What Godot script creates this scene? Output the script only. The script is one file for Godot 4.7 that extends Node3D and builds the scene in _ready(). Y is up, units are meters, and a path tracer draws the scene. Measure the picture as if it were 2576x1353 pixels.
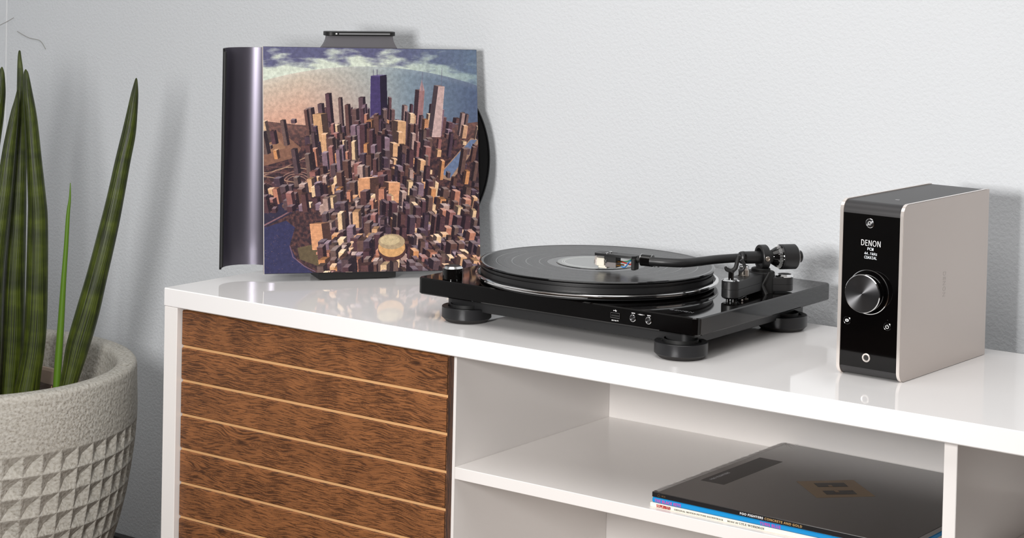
extends Node3D

# ------------------------------------------------------------------ small mesh kit
var M := {}

func mb() -> SurfaceTool:
	var st := SurfaceTool.new()
	st.begin(Mesh.PRIMITIVE_TRIANGLES)
	return st

func obj(called: String, st: SurfaceTool, mat: Material, parent: Node = self, label := "") -> MeshInstance3D:
	var o := MeshInstance3D.new()
	o.name = called
	st.generate_tangents()
	o.mesh = st.commit()
	o.material_override = mat
	parent.add_child(o, true)
	if label != "":
		o.set_meta("label", label)
	return o

func tag(o: Node, label: String, category: String, group := "") -> Node:
	o.set_meta("label", label)
	o.set_meta("category", category)
	if group != "":
		o.set_meta("group", group)
	return o

func thing(called: String, label: String, category: String, t := Transform3D(), group := "") -> Node3D:
	var o := Node3D.new()
	o.name = called
	add_child(o, true)
	o.transform = t
	tag(o, label, category, group)
	return o

func struct(called: String, st: SurfaceTool, mat: Material, label := "") -> MeshInstance3D:
	var o := obj(called, st, mat)
	o.set_meta("kind", "structure")
	if label != "":
		o.set_meta("label", label)
	return o

func vert(st: SurfaceTool, p: Vector3, n: Vector3, uv: Vector2) -> void:
	st.set_normal(n)
	st.set_uv(uv)
	st.add_vertex(p)

# a triangle with its own normals; the winding is put right from them
func tri(st: SurfaceTool, a: Vector3, b: Vector3, c: Vector3, na: Vector3, nb: Vector3, nc: Vector3, ua := Vector2.ZERO, ub := Vector2.ZERO, uc := Vector2.ZERO) -> void:
	var g := (b - a).cross(c - a)
	if g.length_squared() < 1e-20:
		return
	if g.dot(na + nb + nc) < 0.0:
		vert(st, a, na, ua); vert(st, b, nb, ub); vert(st, c, nc, uc)
	else:
		vert(st, a, na, ua); vert(st, c, nc, uc); vert(st, b, nb, ub)

func quad(st: SurfaceTool, a: Vector3, b: Vector3, c: Vector3, d: Vector3, n: Vector3, ua := Vector2(0, 0), ub := Vector2(1, 0), uc := Vector2(1, 1), ud := Vector2(0, 1)) -> void:
	tri(st, a, b, c, n, n, n, ua, ub, uc)
	tri(st, a, c, d, n, n, n, ua, uc, ud)

func facet(st: SurfaceTool, a: Vector3, b: Vector3, c: Vector3, outward: Vector3) -> void:
	var n := (b - a).cross(c - a).normalized()
	if n.dot(outward) < 0.0:
		n = -n
	tri(st, a, b, c, n, n, n)

# box from lo to hi with chamfered edges
func cbox(st: SurfaceTool, lo: Vector3, hi: Vector3, ch := 0.0, xf := Transform3D()) -> void:
	var c := (lo + hi) / 2.0
	var h := (hi - lo) / 2.0
	ch = minf(ch, minf(h.x, minf(h.y, h.z)) * 0.98)
	for ax in 3:
		var u := (ax + 1) % 3
		var w := (ax + 2) % 3
		for s in [-1.0, 1.0]:
			var n := Vector3.ZERO
			n[ax] = s
			var q := []
			for k in [[-1.0, -1.0], [1.0, -1.0], [1.0, 1.0], [-1.0, 1.0]]:
				var p := Vector3.ZERO
				p[ax] = s * h[ax]
				p[u] = k[0] * (h[u] - ch)
				p[w] = k[1] * (h[w] - ch)
				q.append(xf * (c + p))
			quad(st, q[0], q[1], q[2], q[3], (xf.basis * n).normalized(), Vector2(0, 0), Vector2(h[u], 0) * 2.0, Vector2(h[u], h[w]) * 2.0, Vector2(0, h[w]) * 2.0)
			if ch > 0.0:
				for s2 in [-1.0, 1.0]:
					var n2 := n
					n2[u] = s2
					n2 = n2.normalized()
					var e := []
					for k in [[0, -1.0], [0, 1.0], [1, 1.0], [1, -1.0]]:
						var p := Vector3.ZERO
						p[ax] = s * (h[ax] - (ch if k[0] else 0.0))
						p[u] = s2 * (h[u] - (0.0 if k[0] else ch))
						p[w] = k[1] * (h[w] - ch)
						e.append(xf * (c + p))
					quad(st, e[0], e[1], e[2], e[3], (xf.basis * n2).normalized())
	if ch > 0.0:
		for sx in [-1.0, 1.0]:
			for sy in [-1.0, 1.0]:
				for sz in [-1.0, 1.0]:
					var sg := Vector3(sx, sy, sz)
					var k := sg * h
					facet(st, xf * (c + Vector3(k.x, k.y - sy * ch, k.z - sz * ch)), xf * (c + Vector3(k.x - sx * ch, k.y, k.z - sz * ch)), xf * (c + Vector3(k.x - sx * ch, k.y - sy * ch, k.z)), xf.basis * sg)

# outline of a rounded rectangle in x, z with its outward directions: [points, directions]
func rrect(x0: float, x1: float, z0: float, z1: float, r: float, seg := 6) -> Array:
	var pts := PackedVector2Array()
	var dirs := PackedVector2Array()
	for k in 4:
		var cc: Vector2 = [Vector2(x1 - r, z1 - r), Vector2(x0 + r, z1 - r), Vector2(x0 + r, z0 + r), Vector2(x1 - r, z0 + r)][k]
		for i in seg + 1:
			var a := (k + float(i) / seg) * PI / 2.0
			var d := Vector2(cos(a), sin(a))
			pts.append(cc + d * r)
			dirs.append(d)
	return [pts, dirs]

func circle(r: float, seg: int) -> Array:
	var pts := PackedVector2Array()
	var dirs := PackedVector2Array()
	for i in seg:
		var d := Vector2.from_angle(TAU * i / seg)
		pts.append(d * r)
		dirs.append(d)
	return [pts, dirs]

# closed outline carried through layers (offset, height); flat normals between layers, smooth round the outline
func loft(st: SurfaceTool, outline: Array, layers: Array, cap_low := true, cap_high := true, xf := Transform3D()) -> void:
	var pts: PackedVector2Array = outline[0]
	var dirs: PackedVector2Array = outline[1]
	var n := pts.size()
	for j in layers.size() - 1:
		var l0: Vector2 = layers[j]
		var l1: Vector2 = layers[j + 1]
		var t := (l1 - l0)
		if t.length() < 1e-9:
			continue
		for i in n:
			var k := (i + 1) % n
			var p00 := pts[i] + dirs[i] * l0.x
			var p10 := pts[k] + dirs[k] * l0.x
			var p01 := pts[i] + dirs[i] * l1.x
			var p11 := pts[k] + dirs[k] * l1.x
			var ni := Vector3(dirs[i].x * t.y, -t.x, dirs[i].y * t.y).normalized()
			var nk := Vector3(dirs[k].x * t.y, -t.x, dirs[k].y * t.y).normalized()
			ni = (xf.basis * ni).normalized()
			nk = (xf.basis * nk).normalized()
			var a := xf * Vector3(p00.x, l0.y, p00.y)
			var b := xf * Vector3(p10.x, l0.y, p10.y)
			var c := xf * Vector3(p11.x, l1.y, p11.y)
			var d := xf * Vector3(p01.x, l1.y, p01.y)
			var u0 := float(i) / n
			var u1 := float(i + 1) / n
			var v0 := float(j) / (layers.size() - 1)
			var v1 := float(j + 1) / (layers.size() - 1)
			tri(st, a, b, c, ni, nk, nk, Vector2(u0, v0), Vector2(u1, v0), Vector2(u1, v1))
			tri(st, a, c, d, ni, nk, ni, Vector2(u0, v0), Vector2(u1, v1), Vector2(u0, v1))
	for e in 2:
		if not [cap_low, cap_high][e]:
			continue
		var l: Vector2 = layers[0] if e == 0 else layers[-1]
		var nn := (xf.basis * Vector3(0, -1.0 if e == 0 else 1.0, 0)).normalized()
		var ctr := Vector2.ZERO
		for i in n:
			ctr += pts[i] + dirs[i] * l.x
		ctr /= n
		for i in n:
			var k := (i + 1) % n
			var p := pts[i] + dirs[i] * l.x
			var q := pts[k] + dirs[k] * l.x
			tri(st, xf * Vector3(ctr.x, l.y, ctr.y), xf * Vector3(p.x, l.y, p.y), xf * Vector3(q.x, l.y, q.y), nn, nn, nn, Vector2(0.5, 0.5), Vector2(0.5, 0.5) + dirs[i] * 0.5, Vector2(0.5, 0.5) + dirs[k] * 0.5)

# turned shape: profile of (radius, height) going up outside; uv.x is the radius in metres / 0.16
func lathe(st: SurfaceTool, profile: Array, seg := 48, xf := Transform3D(), smooth := false) -> void:
	var ns := []
	for j in profile.size() - 1:
		var t: Vector2 = profile[j + 1] - profile[j]
		ns.append(Vector2(t.y, -t.x).normalized())
	for j in profile.size() - 1:
		var p: Vector2 = profile[j]
		var q: Vector2 = profile[j + 1]
		if p.distance_to(q) < 1e-9:
			continue
		var n0: Vector2 = ns[j]
		var n1: Vector2 = ns[j]
		if smooth:
			if j > 0 and ns[j - 1].dot(ns[j]) > 0.4:
				n0 = (ns[j - 1] + ns[j]).normalized()
			if j < ns.size() - 1 and ns[j + 1].dot(ns[j]) > 0.4:
				n1 = (ns[j + 1] + ns[j]).normalized()
		for i in seg:
			var d0 := Vector2.from_angle(TAU * i / seg)
			var d1 := Vector2.from_angle(TAU * (i + 1) / seg)
			var a := xf * Vector3(d0.x * p.x, p.y, d0.y * p.x)
			var b := xf * Vector3(d1.x * p.x, p.y, d1.y * p.x)
			var c := xf * Vector3(d1.x * q.x, q.y, d1.y * q.x)
			var d := xf * Vector3(d0.x * q.x, q.y, d0.y * q.x)
			var na := (xf.basis * Vector3(d0.x * n0.x, n0.y, d0.y * n0.x)).normalized()
			var nb := (xf.basis * Vector3(d1.x * n0.x, n0.y, d1.y * n0.x)).normalized()
			var nc := (xf.basis * Vector3(d1.x * n1.x, n1.y, d1.y * n1.x)).normalized()
			var nd := (xf.basis * Vector3(d0.x * n1.x, n1.y, d0.y * n1.x)).normalized()
			var ua := Vector2(p.x / 0.16, float(i) / seg)
			var ub := Vector2(p.x / 0.16, float(i + 1) / seg)
			var uc := Vector2(q.x / 0.16, float(i + 1) / seg)
			var ud := Vector2(q.x / 0.16, float(i) / seg)
			tri(st, a, b, c, na, nb, nc, ua, ub, uc)
			tri(st, a, c, d, na, nc, nd, ua, uc, ud)

# frame with y along dir
func along(from: Vector3, dir: Vector3, side := Vector3.UP) -> Transform3D:
	var y := dir.normalized()
	if absf(y.dot(side)) > 0.95:
		side = Vector3.RIGHT
	var x := side.cross(y).normalized()
	return Transform3D(Basis(x, y, x.cross(y)), from)

# round bar through points with a radius at each
func tube(st: SurfaceTool, pts: Array, radii: Array, seg := 12, caps := true, xf := Transform3D()) -> void:
	var n := pts.size()
	var rings := []
	var tang := []
	var x := Vector3.ZERO
	var run := 0.0
	var vs := []
	for i in n:
		var t: Vector3 = (pts[mini(i + 1, n - 1)] - pts[maxi(i - 1, 0)]).normalized()
		tang.append(t)
		if i == 0:
			x = (Vector3.UP if absf(t.y) < 0.9 else Vector3.RIGHT).cross(t).normalized()
		else:
			x = (x - t * x.dot(t)).normalized()
			run += pts[i].distance_to(pts[i - 1])
		vs.append(run)
		rings.append([x, t.cross(x)])
	for i in n - 1:
		for k in seg:
			var q := []
			var nn := []
			var uv := []
			for e in [[i, k], [i, k + 1], [i + 1, k + 1], [i + 1, k]]:
				var a = TAU * e[1] / seg
				var d: Vector3 = rings[e[0]][0] * cos(a) + rings[e[0]][1] * sin(a)
				q.append(xf * (pts[e[0]] + d * radii[e[0]]))
				nn.append((xf.basis * d).normalized())
				uv.append(Vector2(float(e[1]) / seg, vs[e[0]]))
			tri(st, q[0], q[1], q[2], nn[0], nn[1], nn[2], uv[0], uv[1], uv[2])
			tri(st, q[0], q[2], q[3], nn[0], nn[2], nn[3], uv[0], uv[2], uv[3])
	if caps:
		for e in [0, n - 1]:
			var nrm: Vector3 = (xf.basis * (tang[e] * (-1.0 if e == 0 else 1.0))).normalized()
			for k in seg:
				var a0 := TAU * k / seg
				var a1 := TAU * (k + 1) / seg
				var d0: Vector3 = rings[e][0] * cos(a0) + rings[e][1] * sin(a0)
				var d1: Vector3 = rings[e][0] * cos(a1) + rings[e][1] * sin(a1)
				tri(st, xf * pts[e], xf * (pts[e] + d0 * radii[e]), xf * (pts[e] + d1 * radii[e]), nrm, nrm, nrm)

func curve_points(pts: Array, step: float) -> Array:
	var c := Curve3D.new()
	c.bake_interval = step
	for i in pts.size():
		var t: Vector3 = (pts[mini(i + 1, pts.size() - 1)] - pts[maxi(i - 1, 0)]) / 6.0
		c.add_point(pts[i], -t, t)
	return Array(c.get_baked_points())

# flat polygon (x, y) given thickness along z (0 to depth), with a chamfer on the front edge
func prism(st: SurfaceTool, poly: PackedVector2Array, depth: float, xf := Transform3D(), smooth_over := 0.8) -> void:
	if Geometry2D.is_polygon_clockwise(poly):
		poly.reverse()
	var idx := Geometry2D.triangulate_polygon(poly)
	for e in [0.0, depth]:
		var n := (xf.basis * Vector3(0, 0, 1.0 if e > 0.0 else -1.0)).normalized()
		for i in range(0, idx.size(), 3):
			var p := []
			for k in 3:
				var v := poly[idx[i + k]]
				p.append(xf * Vector3(v.x, v.y, e))
			tri(st, p[0], p[1], p[2], n, n, n)
	var cnt := poly.size()
	var en := []
	for i in cnt:
		var d := (poly[(i + 1) % cnt] - poly[i]).normalized()
		en.append(Vector2(d.y, -d.x))
	for i in cnt:
		var k := (i + 1) % cnt
		var ni: Vector2 = en[i]
		var nk: Vector2 = en[i]
		if en[(i + cnt - 1) % cnt].dot(en[i]) > smooth_over:
			ni = (en[(i + cnt - 1) % cnt] + en[i]).normalized()
		if en[k].dot(en[i]) > smooth_over:
			nk = (en[k] + en[i]).normalized()
		var a := xf * Vector3(poly[i].x, poly[i].y, 0)
		var b := xf * Vector3(poly[k].x, poly[k].y, 0)
		var c := xf * Vector3(poly[k].x, poly[k].y, depth)
		var d := xf * Vector3(poly[i].x, poly[i].y, depth)
		var n1 := (xf.basis * Vector3(ni.x, ni.y, 0)).normalized()
		var n2 := (xf.basis * Vector3(nk.x, nk.y, 0)).normalized()
		tri(st, a, b, c, n1, n2, n2)
		tri(st, a, c, d, n1, n2, n1)

func arc_points(c: Vector2, r: float, a0: float, a1: float, n: int) -> PackedVector2Array:
	var o := PackedVector2Array()
	for i in n + 1:
		o.append(c + Vector2.from_angle(lerpf(a0, a1, float(i) / n)) * r)
	return o

# lettering whose left foot stands at xf.origin, x to the right, y up, z out; fitted to a width and a height
func text(called: String, s: String, face: String, heavy: bool, width: float, height: float, mat: Material, parent: Node, xf: Transform3D, thick := 0.0002) -> MeshInstance3D:
	var t := TextMesh.new()
	var f := SystemFont.new()
	f.font_names = PackedStringArray([face])
	f.font_weight = 700 if heavy else 400
	t.font = f
	t.text = s
	t.font_size = 64
	t.pixel_size = 0.01
	t.depth = 0.02
	t.curve_step = 2.0
	t.horizontal_alignment = HORIZONTAL_ALIGNMENT_LEFT
	var b := t.get_aabb()
	var sx := width / maxf(b.size.x, 1e-4)
	var sy := height / maxf(b.size.y, 1e-4)
	var o := MeshInstance3D.new()
	o.name = called
	o.mesh = t
	o.material_override = mat
	parent.add_child(o, true)
	var sc := Transform3D(Basis.from_scale(Vector3(sx, sy, thick / 0.02)), Vector3.ZERO)
	o.transform = xf * sc * Transform3D(Basis(), Vector3(-b.position.x, -b.position.y, -b.position.z))
	return o

func mat(color: Color, rough := 0.5, metal := 0.0, spec := 0.5) -> StandardMaterial3D:
	var m := StandardMaterial3D.new()
	m.albedo_color = color
	m.roughness = rough
	m.metallic = metal
	m.metallic_specular = spec
	return m

func c8(r: int, g: int, b: int) -> Color:
	return Color(r / 255.0, g / 255.0, b / 255.0)

func noise(kind: int, freq: float, octaves: int, sd: int) -> FastNoiseLite:
	var n := FastNoiseLite.new()
	n.noise_type = kind
	n.frequency = freq
	n.fractal_octaves = octaves
	n.seed = sd
	return n

func noise_tex(n: FastNoiseLite, size := 512, as_normal := false, bump := 4.0, ramp: Gradient = null) -> NoiseTexture2D:
	var t := NoiseTexture2D.new()
	t.width = size
	t.height = size
	t.seamless = true
	t.noise = n
	t.as_normal_map = as_normal
	t.bump_strength = bump
	if ramp:
		t.color_ramp = ramp
	return t

func ramp(stops: Array) -> Gradient:
	var g := Gradient.new()
	var off := PackedFloat32Array()
	var col := PackedColorArray()
	for s in stops:
		off.append(s[0])
		col.append(s[1])
	g.offsets = off
	g.colors = col
	return g

# ------------------------------------------------------------------ computed pictures
func fill_poly(im: Image, pts: Array, col: Color) -> void:
	var lo := 1e9
	var hi := -1e9
	for p in pts:
		lo = minf(lo, p.y)
		hi = maxf(hi, p.y)
	for y in range(maxi(0, int(ceil(lo - 0.5))), mini(im.get_height() - 1, int(floor(hi - 0.5))) + 1):
		var yc := y + 0.5
		var xs := []
		for i in pts.size():
			var a: Vector2 = pts[i]
			var b: Vector2 = pts[(i + 1) % pts.size()]
			if (a.y <= yc) != (b.y <= yc):
				xs.append(a.x + (yc - a.y) / (b.y - a.y) * (b.x - a.x))
		xs.sort()
		for k in range(0, xs.size() - 1, 2):
			var x0 := int(round(xs[k]))
			var x1 := int(round(xs[k + 1]))
			if x1 > x0:
				im.fill_rect(Rect2i(x0, y, x1 - x0, 1), col)

func stroke(im: Image, pts: Array, w: float, col: Color) -> void:
	for i in pts.size() - 1:
		var a: Vector2 = pts[i]
		var b: Vector2 = pts[i + 1]
		var d := (b - a).normalized()
		var s := Vector2(-d.y, d.x) * w * 0.5
		fill_poly(im, [a + s, b + s + d, b - s + d, a - s], col)

func ellipse_points(c: Vector2, rx: float, ry: float, n := 40) -> Array:
	var o := []
	for i in n:
		o.append(c + Vector2(cos(TAU * i / n) * rx, sin(TAU * i / n) * ry))
	return o

# print for the big sleeve: a made-up city seen from the air at dusk
func city_print(n: int) -> Image:
	var rng := RandomNumberGenerator.new()
	rng.seed = 411
	var cloud := noise(FastNoiseLite.TYPE_SIMPLEX, 0.006, 5, 7)
	var fine := noise(FastNoiseLite.TYPE_SIMPLEX, 0.035, 4, 9)
	var data := PackedByteArray()
	data.resize(n * n * 3)
	var at := 0
	for y in n:
		var v := float(y) / n
		for x in n:
			var u := float(x) / n
			var arc := 0.082 + 0.30 * (u - 0.48) * (u - 0.48)
			var c: Color
			if v < 0.36 - 0.12 * (u - 0.5) * (u - 0.5):
				var q := cloud.get_noise_2d(x * 0.8, y * 2.6)
				if v < arc:
					var t := v / arc
					c = Color(0.36, 0.36, 0.48).lerp(Color(0.80, 0.83, 0.77), clampf(t * 1.5 - 0.25 + q * 1.1 - maxf(0.0, u - 0.62) * 1.6, 0.0, 1.0))
					c = c.lerp(Color(0.40, 0.50, 0.56), clampf((u - 0.55) * 1.4, 0.0, 0.75))
				else:
					var t := clampf((v - arc) / 0.2, 0.0, 1.0)
					c = Color(0.76, 0.72, 0.66).lerp(Color(0.80, 0.62, 0.54), t)
					c = c.lerp(Color(0.56, 0.62, 0.64), clampf(u * 2.0 - 0.35, 0.0, 1.0)).lerp(Color(0.33, 0.38, 0.48), clampf(u * 2.2 - 1.15, 0.0, 1.0))
					c = c.lightened(clampf(0.12 - absf(v - arc) * 4.0, 0.0, 0.12))
			else:
				var q := fine.get_noise_2d(x, y)
				c = Color(0.21, 0.16, 0.19).lerp(Color(0.36, 0.24, 0.23), clampf(0.4 + q, 0.0, 1.0))
				c = c.lerp(Color(0.62, 0.46, 0.40), clampf(0.46 - v, 0.0, 0.1) * 4.0)
			data[at] = int(clampf(c.r, 0, 1) * 255)
			data[at + 1] = int(clampf(c.g, 0, 1) * 255)
			data[at + 2] = int(clampf(c.b, 0, 1) * 255)
			at += 3
	var im := Image.create_from_data(n, n, false, Image.FORMAT_RGB8, data)
	var k := float(n)
	# brown hill and ring roads at the left, water below them
	fill_poly(im, [Vector2(0, .37) * k, Vector2(.05, .37) * k, Vector2(.11, .40) * k, Vector2(.17, .45) * k, Vector2(.15, .49) * k, Vector2(0, .53) * k], Color(0.50, 0.36, 0.30))
	fill_poly(im, [Vector2(.02, .40) * k, Vector2(.07, .41) * k, Vector2(.10, .45) * k, Vector2(.03, .47) * k], Color(0.58, 0.43, 0.34))
	for j in 7:
		var pts := []
		for i in 14:
			var t := i / 13.0
			pts.append(Vector2(t * 0.30, 0.53 + j * 0.013 - t * 0.06 * (1.0 - j * 0.12) + 0.02 * sin(t * 5.0 + j)) * k)
		stroke(im, pts, k * 0.0035, Color(0.66, 0.53, 0.44) if j % 2 else Color(0.40, 0.29, 0.29))
	for j in 3:
		var ring := ellipse_points(Vector2(.15, .60) * k, k * (0.045 + j * 0.014), k * (0.026 + j * 0.010))
		ring.append(ring[0])
		stroke(im, ring, k * 0.003, Color(0.60, 0.47, 0.42))
	fill_poly(im, [Vector2(0, .80) * k, Vector2(.10, .77) * k, Vector2(.14, .80) * k, Vector2(.115, .88) * k, Vector2(.15, .95) * k, Vector2(.22, 1.0) * k, Vector2(0, 1.0) * k], Color(0.20, 0.20, 0.33))
	fill_poly(im, [Vector2(0, .70) * k, Vector2(.15, .65) * k, Vector2(.20, .70) * k, Vector2(.0, .80) * k], Color(0.19, 0.17, 0.25))
	stroke(im, [Vector2(0, .79) * k, Vector2(.08, .75) * k, Vector2(.19, .69) * k], k * 0.006, Color(0.52, 0.38, 0.40))
	stroke(im, [Vector2(.115, .88) * k, Vector2(.13, .93) * k, Vector2(.18, .97) * k, Vector2(.23, .995) * k], k * 0.004, Color(0.45, 0.35, 0.42))
	fill_poly(im, [Vector2(.15, .89) * k, Vector2(.25, .87) * k, Vector2(.30, .93) * k, Vector2(.24, .97) * k, Vector2(.16, .94) * k], Color(0.37, 0.32, 0.24))
	# long basin at the right
	fill_poly(im, [Vector2(.80, .58) * k, Vector2(.965, .405) * k, Vector2(1.0, .405) * k, Vector2(1.0, .43) * k, Vector2(.87, .60) * k], Color(0.62, 0.50, 0.42))
	fill_poly(im, [Vector2(.82, .565) * k, Vector2(.965, .412) * k, Vector2(.995, .412) * k, Vector2(.865, .585) * k], Color(0.40, 0.46, 0.58))
	for j in 5:
		stroke(im, [Vector2(.74 + j * .05, .66) * k, Vector2(.80 + j * .05, .80) * k, Vector2(.88 + j * .03, 1.0) * k], k * 0.003, Color(0.45, 0.34, 0.36))
	# towers, back rows first
	var lit := [Color(0.85, 0.66, 0.50), Color(0.74, 0.50, 0.41), Color(0.60, 0.40, 0.38), Color(0.90, 0.76, 0.60), Color(0.52, 0.42, 0.47), Color(0.80, 0.56, 0.38), Color(0.70, 0.58, 0.54)]
	var list := []
	for i in 1500:
		var d := pow(rng.randf(), 0.8)
		var y := 0.325 + 0.71 * d
		var x := rng.randf_range(-0.02, 1.04)
		if d < 0.10:
			x = rng.randf_range(0.10, 0.95)
		if x < 0.20 and y > 0.36 and y < 0.64 and rng.randf() < 0.95:
			continue
		if x < 0.23 + rng.randf() * 0.04 and y > 0.74:
			continue
		if x < 0.12 and y < 0.42:
			continue
		if x > 0.76 and y > 0.42 and y < 0.66 and rng.randf() < 0.9:
			continue
		list.append([y, x, d])
	list.append([0.335, 0.515, -1.0])
	list.append([0.40, 0.80, -2.0])
	list.append([0.36, 0.72, -3.0])
	list.append([0.50, 0.63, -4.0])
	list.append([0.47, 0.26, -4.0])
	list.append([0.72, 0.595, -5.0])
	list.append([0.70, 0.46, -5.0])
	list.append([0.90, 0.245, -5.0])
	list.sort_custom(func(a, b): return a[0] < b[0])
	for b in list:
		var y: float = b[0]
		var x: float = b[1]
		var d: float = b[2]
		var w := 0.009 + 0.012 * maxf(d, 0.0) + rng.randf() * 0.013
		var h := (0.10 if d < 0.4 else 0.068) * (0.18 + pow(rng.randf(), 1.6) * 1.25) * (1.25 - absf(x - 0.5))
		if d > 0.75:
			h *= 0.75
		var col: Color = lit[rng.randi() % lit.size()]
		if rng.randf() < 0.66:
			col = col.darkened(0.42).lerp(Color(0.30, 0.21, 0.28), 0.45)
		col = col.lerp(Color(0.50, 0.38, 0.45), clampf(0.25 - maxf(d, 0.0), 0.0, 0.25))
		if d == -1.0:
			w = 0.052; h = 0.21; col = Color(0.29, 0.24, 0.42)
		elif d == -2.0:
			w = 0.042; h = 0.23; col = Color(0.80, 0.68, 0.66)
		elif d == -3.0:
			w = 0.026; h = 0.17; col = Color(0.62, 0.46, 0.46)
		elif d == -4.0:
			w = 0.040; h = 0.17; col = Color(0.82, 0.64, 0.48)
		elif d == -5.0:
			w = 0.055; h = 0.115; col = Color(0.86, 0.62, 0.46)
		var lean := (x - 0.5) * h * 0.42
		var sw := w * (0.45 + rng.randf() * 0.3)
		var side := 1.0 if x < 0.55 else -1.0
		var rise := 0.004 + 0.012 * maxf(d, 0.15)
		var f0 := Vector2(x - w / 2, y) * k
		var f1 := Vector2(x + w / 2, y) * k
		var tp := 0.82 if d == -1.0 else (0.72 if d == -2.0 else 0.97)
		var t0 := Vector2(x - w / 2 * tp + lean, y - h) * k
		var t1 := Vector2(x + w / 2 * tp + lean, y - h) * k
		var back := Vector2(side * sw, -rise) * k
		var dark := col.darkened(0.58).lerp(Color(0.16, 0.11, 0.20), 0.35)
		if side > 0:
			fill_poly(im, [f1, f1 + back, t1 + back, t1], dark)
		else:
			fill_poly(im, [f0, f0 + back, t0 + back, t0], dark)
		fill_poly(im, [f0, f1, t1, t0], col)
		fill_poly(im, [t0, t1, t1 + back, t0 + back], col.lightened(0.22) if rng.randf() < 0.6 else col.darkened(0.3))
		# storeys and bays
		var rows := int(h * k / 6.0)
		var wc := col.darkened(0.38)
		var bays := rng.randf() < 0.5
		for r in range(1, rows):
			var t := float(r) / rows
			var a := f0.lerp(t0, t)
			var e := f1.lerp(t1, t)
			if bays:
				var m := int(w * k / 6.0)
				for q in m:
					var p := a.lerp(e, (q + 0.25) / m)
					im.fill_rect(Rect2i(int(p.x), int(p.y) - 2, 2, 3), wc)
			else:
				im.fill_rect(Rect2i(int(a.x) + 2, int(a.y), maxi(1, int(e.x - a.x) - 3), 1), wc)
		if d == -1.0:
			for q in [0.3, 0.7]:
				var p := t0.lerp(t1, q)
				stroke(im, [p, p - Vector2(0, 0.028) * k], 2.5, Color(0.30, 0.26, 0.38))
		elif d == -2.0 or d == -3.0:
			var p := t0.lerp(t1, 0.5)
			if d == -3.0:
				fill_poly(im, [t0, t1, p - Vector2(0, 0.05) * k], col.lightened(0.15))
			stroke(im, [p, p + Vector2(0.004, -0.085) * k], 2.0, Color(0.42, 0.40, 0.48))
	# round hall with a pale lid near the lower edge
	fill_poly(im, ellipse_points(Vector2(.585, .905) * k, k * .066, k * .048), Color(0.30, 0.20, 0.20))
	fill_poly(im, ellipse_points(Vector2(.583, .892) * k, k * .063, k * .045), Color(0.80, 0.62, 0.42))
	fill_poly(im, ellipse_points(Vector2(.583, .868) * k, k * .062, k * .034), Color(0.66, 0.58, 0.46))
	fill_poly(im, ellipse_points(Vector2(.575, .862) * k, k * .046, k * .022), Color(0.76, 0.68, 0.54))
	# small lights, then the grain of the print
	for i in 5000:
		var p := Vector2i(rng.randi_range(0, n - 3), rng.randi_range(int(k * 0.34), n - 3))
		var c0 := im.get_pixelv(p)
		if c0.get_luminance() < 0.4:
			im.fill_rect(Rect2i(p.x, p.y, 1 + rng.randi() % 2, 1 + rng.randi() % 2), c0.lerp(Color(0.95, 0.68, 0.45), rng.randf() * 0.55))
	var px := im.get_data()
	for i in n * n:
		var g := 1.0 + 0.10 * fine.get_noise_2d((i % n) * 7.0, (i / n) * 7.0) + 0.10 * fine.get_noise_2d(i % n, i / n)
		for e in 3:
			px[i * 3 + e] = int(clampf(px[i * 3 + e] * g, 0.0, 255.0))
	return Image.create_from_data(n, n, false, Image.FORMAT_RGB8, px)

# dark walnut print: [colour, height]
func wood_print(w: int, h: int) -> Array:
	var n1 := noise(FastNoiseLite.TYPE_SIMPLEX, 0.011, 4, 21)
	var n2 := noise(FastNoiseLite.TYPE_SIMPLEX, 0.09, 3, 22)
	var n3 := noise(FastNoiseLite.TYPE_SIMPLEX, 0.004, 3, 23)
	var rng := RandomNumberGenerator.new()
	rng.seed = 5
	var knots := []
	for i in 9:
		knots.append([Vector2(rng.randf() * w, rng.randf() * h), 10.0 + rng.randf() * 16.0])
	var a := PackedByteArray()
	var b := PackedByteArray()
	a.resize(w * h * 3)
	b.resize(w * h)
	for y in h:
		for x in w:
			var bend := 0.0
			var knot := 0.0
			for q in knots:
				var d = Vector2((x - q[0].x) * 0.38, y - q[0].y)
				var l = d.length() / q[1]
				if l < 4.0:
					bend += exp(-l * l * 0.5) * 16.0 * clampf(d.y / 8.0, -1.0, 1.0)
					knot += clampf(1.0 - l * 2.2, 0.0, 1.0)
			var yy := y + bend + n3.get_noise_2d(x, y) * 9.0
			var fleck := n2.get_noise_2d(x * 0.15 + 900.0, yy * 3.0)
			var fine := n2.get_noise_2d(x * 0.10, yy * 1.5)
			var blot := n1.get_noise_2d(x * 0.5, y * 0.8)
			var zone := n3.get_noise_2d(x * 1.3 + 300.0, y * 1.1)
			var t := 0.80 + blot * 0.14 + fine * 0.14 - knot * 0.75
			if fleck < -0.06 - zone * 0.3:
				t += clampf((fleck + 0.06 + zone * 0.3) * 2.2, -0.55, 0.0)
			var pore := clampf(fleck * 1.6, -1.0, 1.0)
			t = clampf(t, 0.0, 1.0)
			var c := Color(0.240, 0.140, 0.078).lerp(Color(0.610, 0.395, 0.235), t)
			var at := y * w + x
			a[at * 3] = int(c.r * 255)
			a[at * 3 + 1] = int(c.g * 255)
			a[at * 3 + 2] = int(c.b * 255)
			b[at] = int(clampf(0.5 + pore * 0.5, 0, 1) * 255)
	return [ImageTexture.create_from_image(Image.create_from_data(w, h, false, Image.FORMAT_RGB8, a)), ImageTexture.create_from_image(Image.create_from_data(w, h, false, Image.FORMAT_L8, b))]

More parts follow.
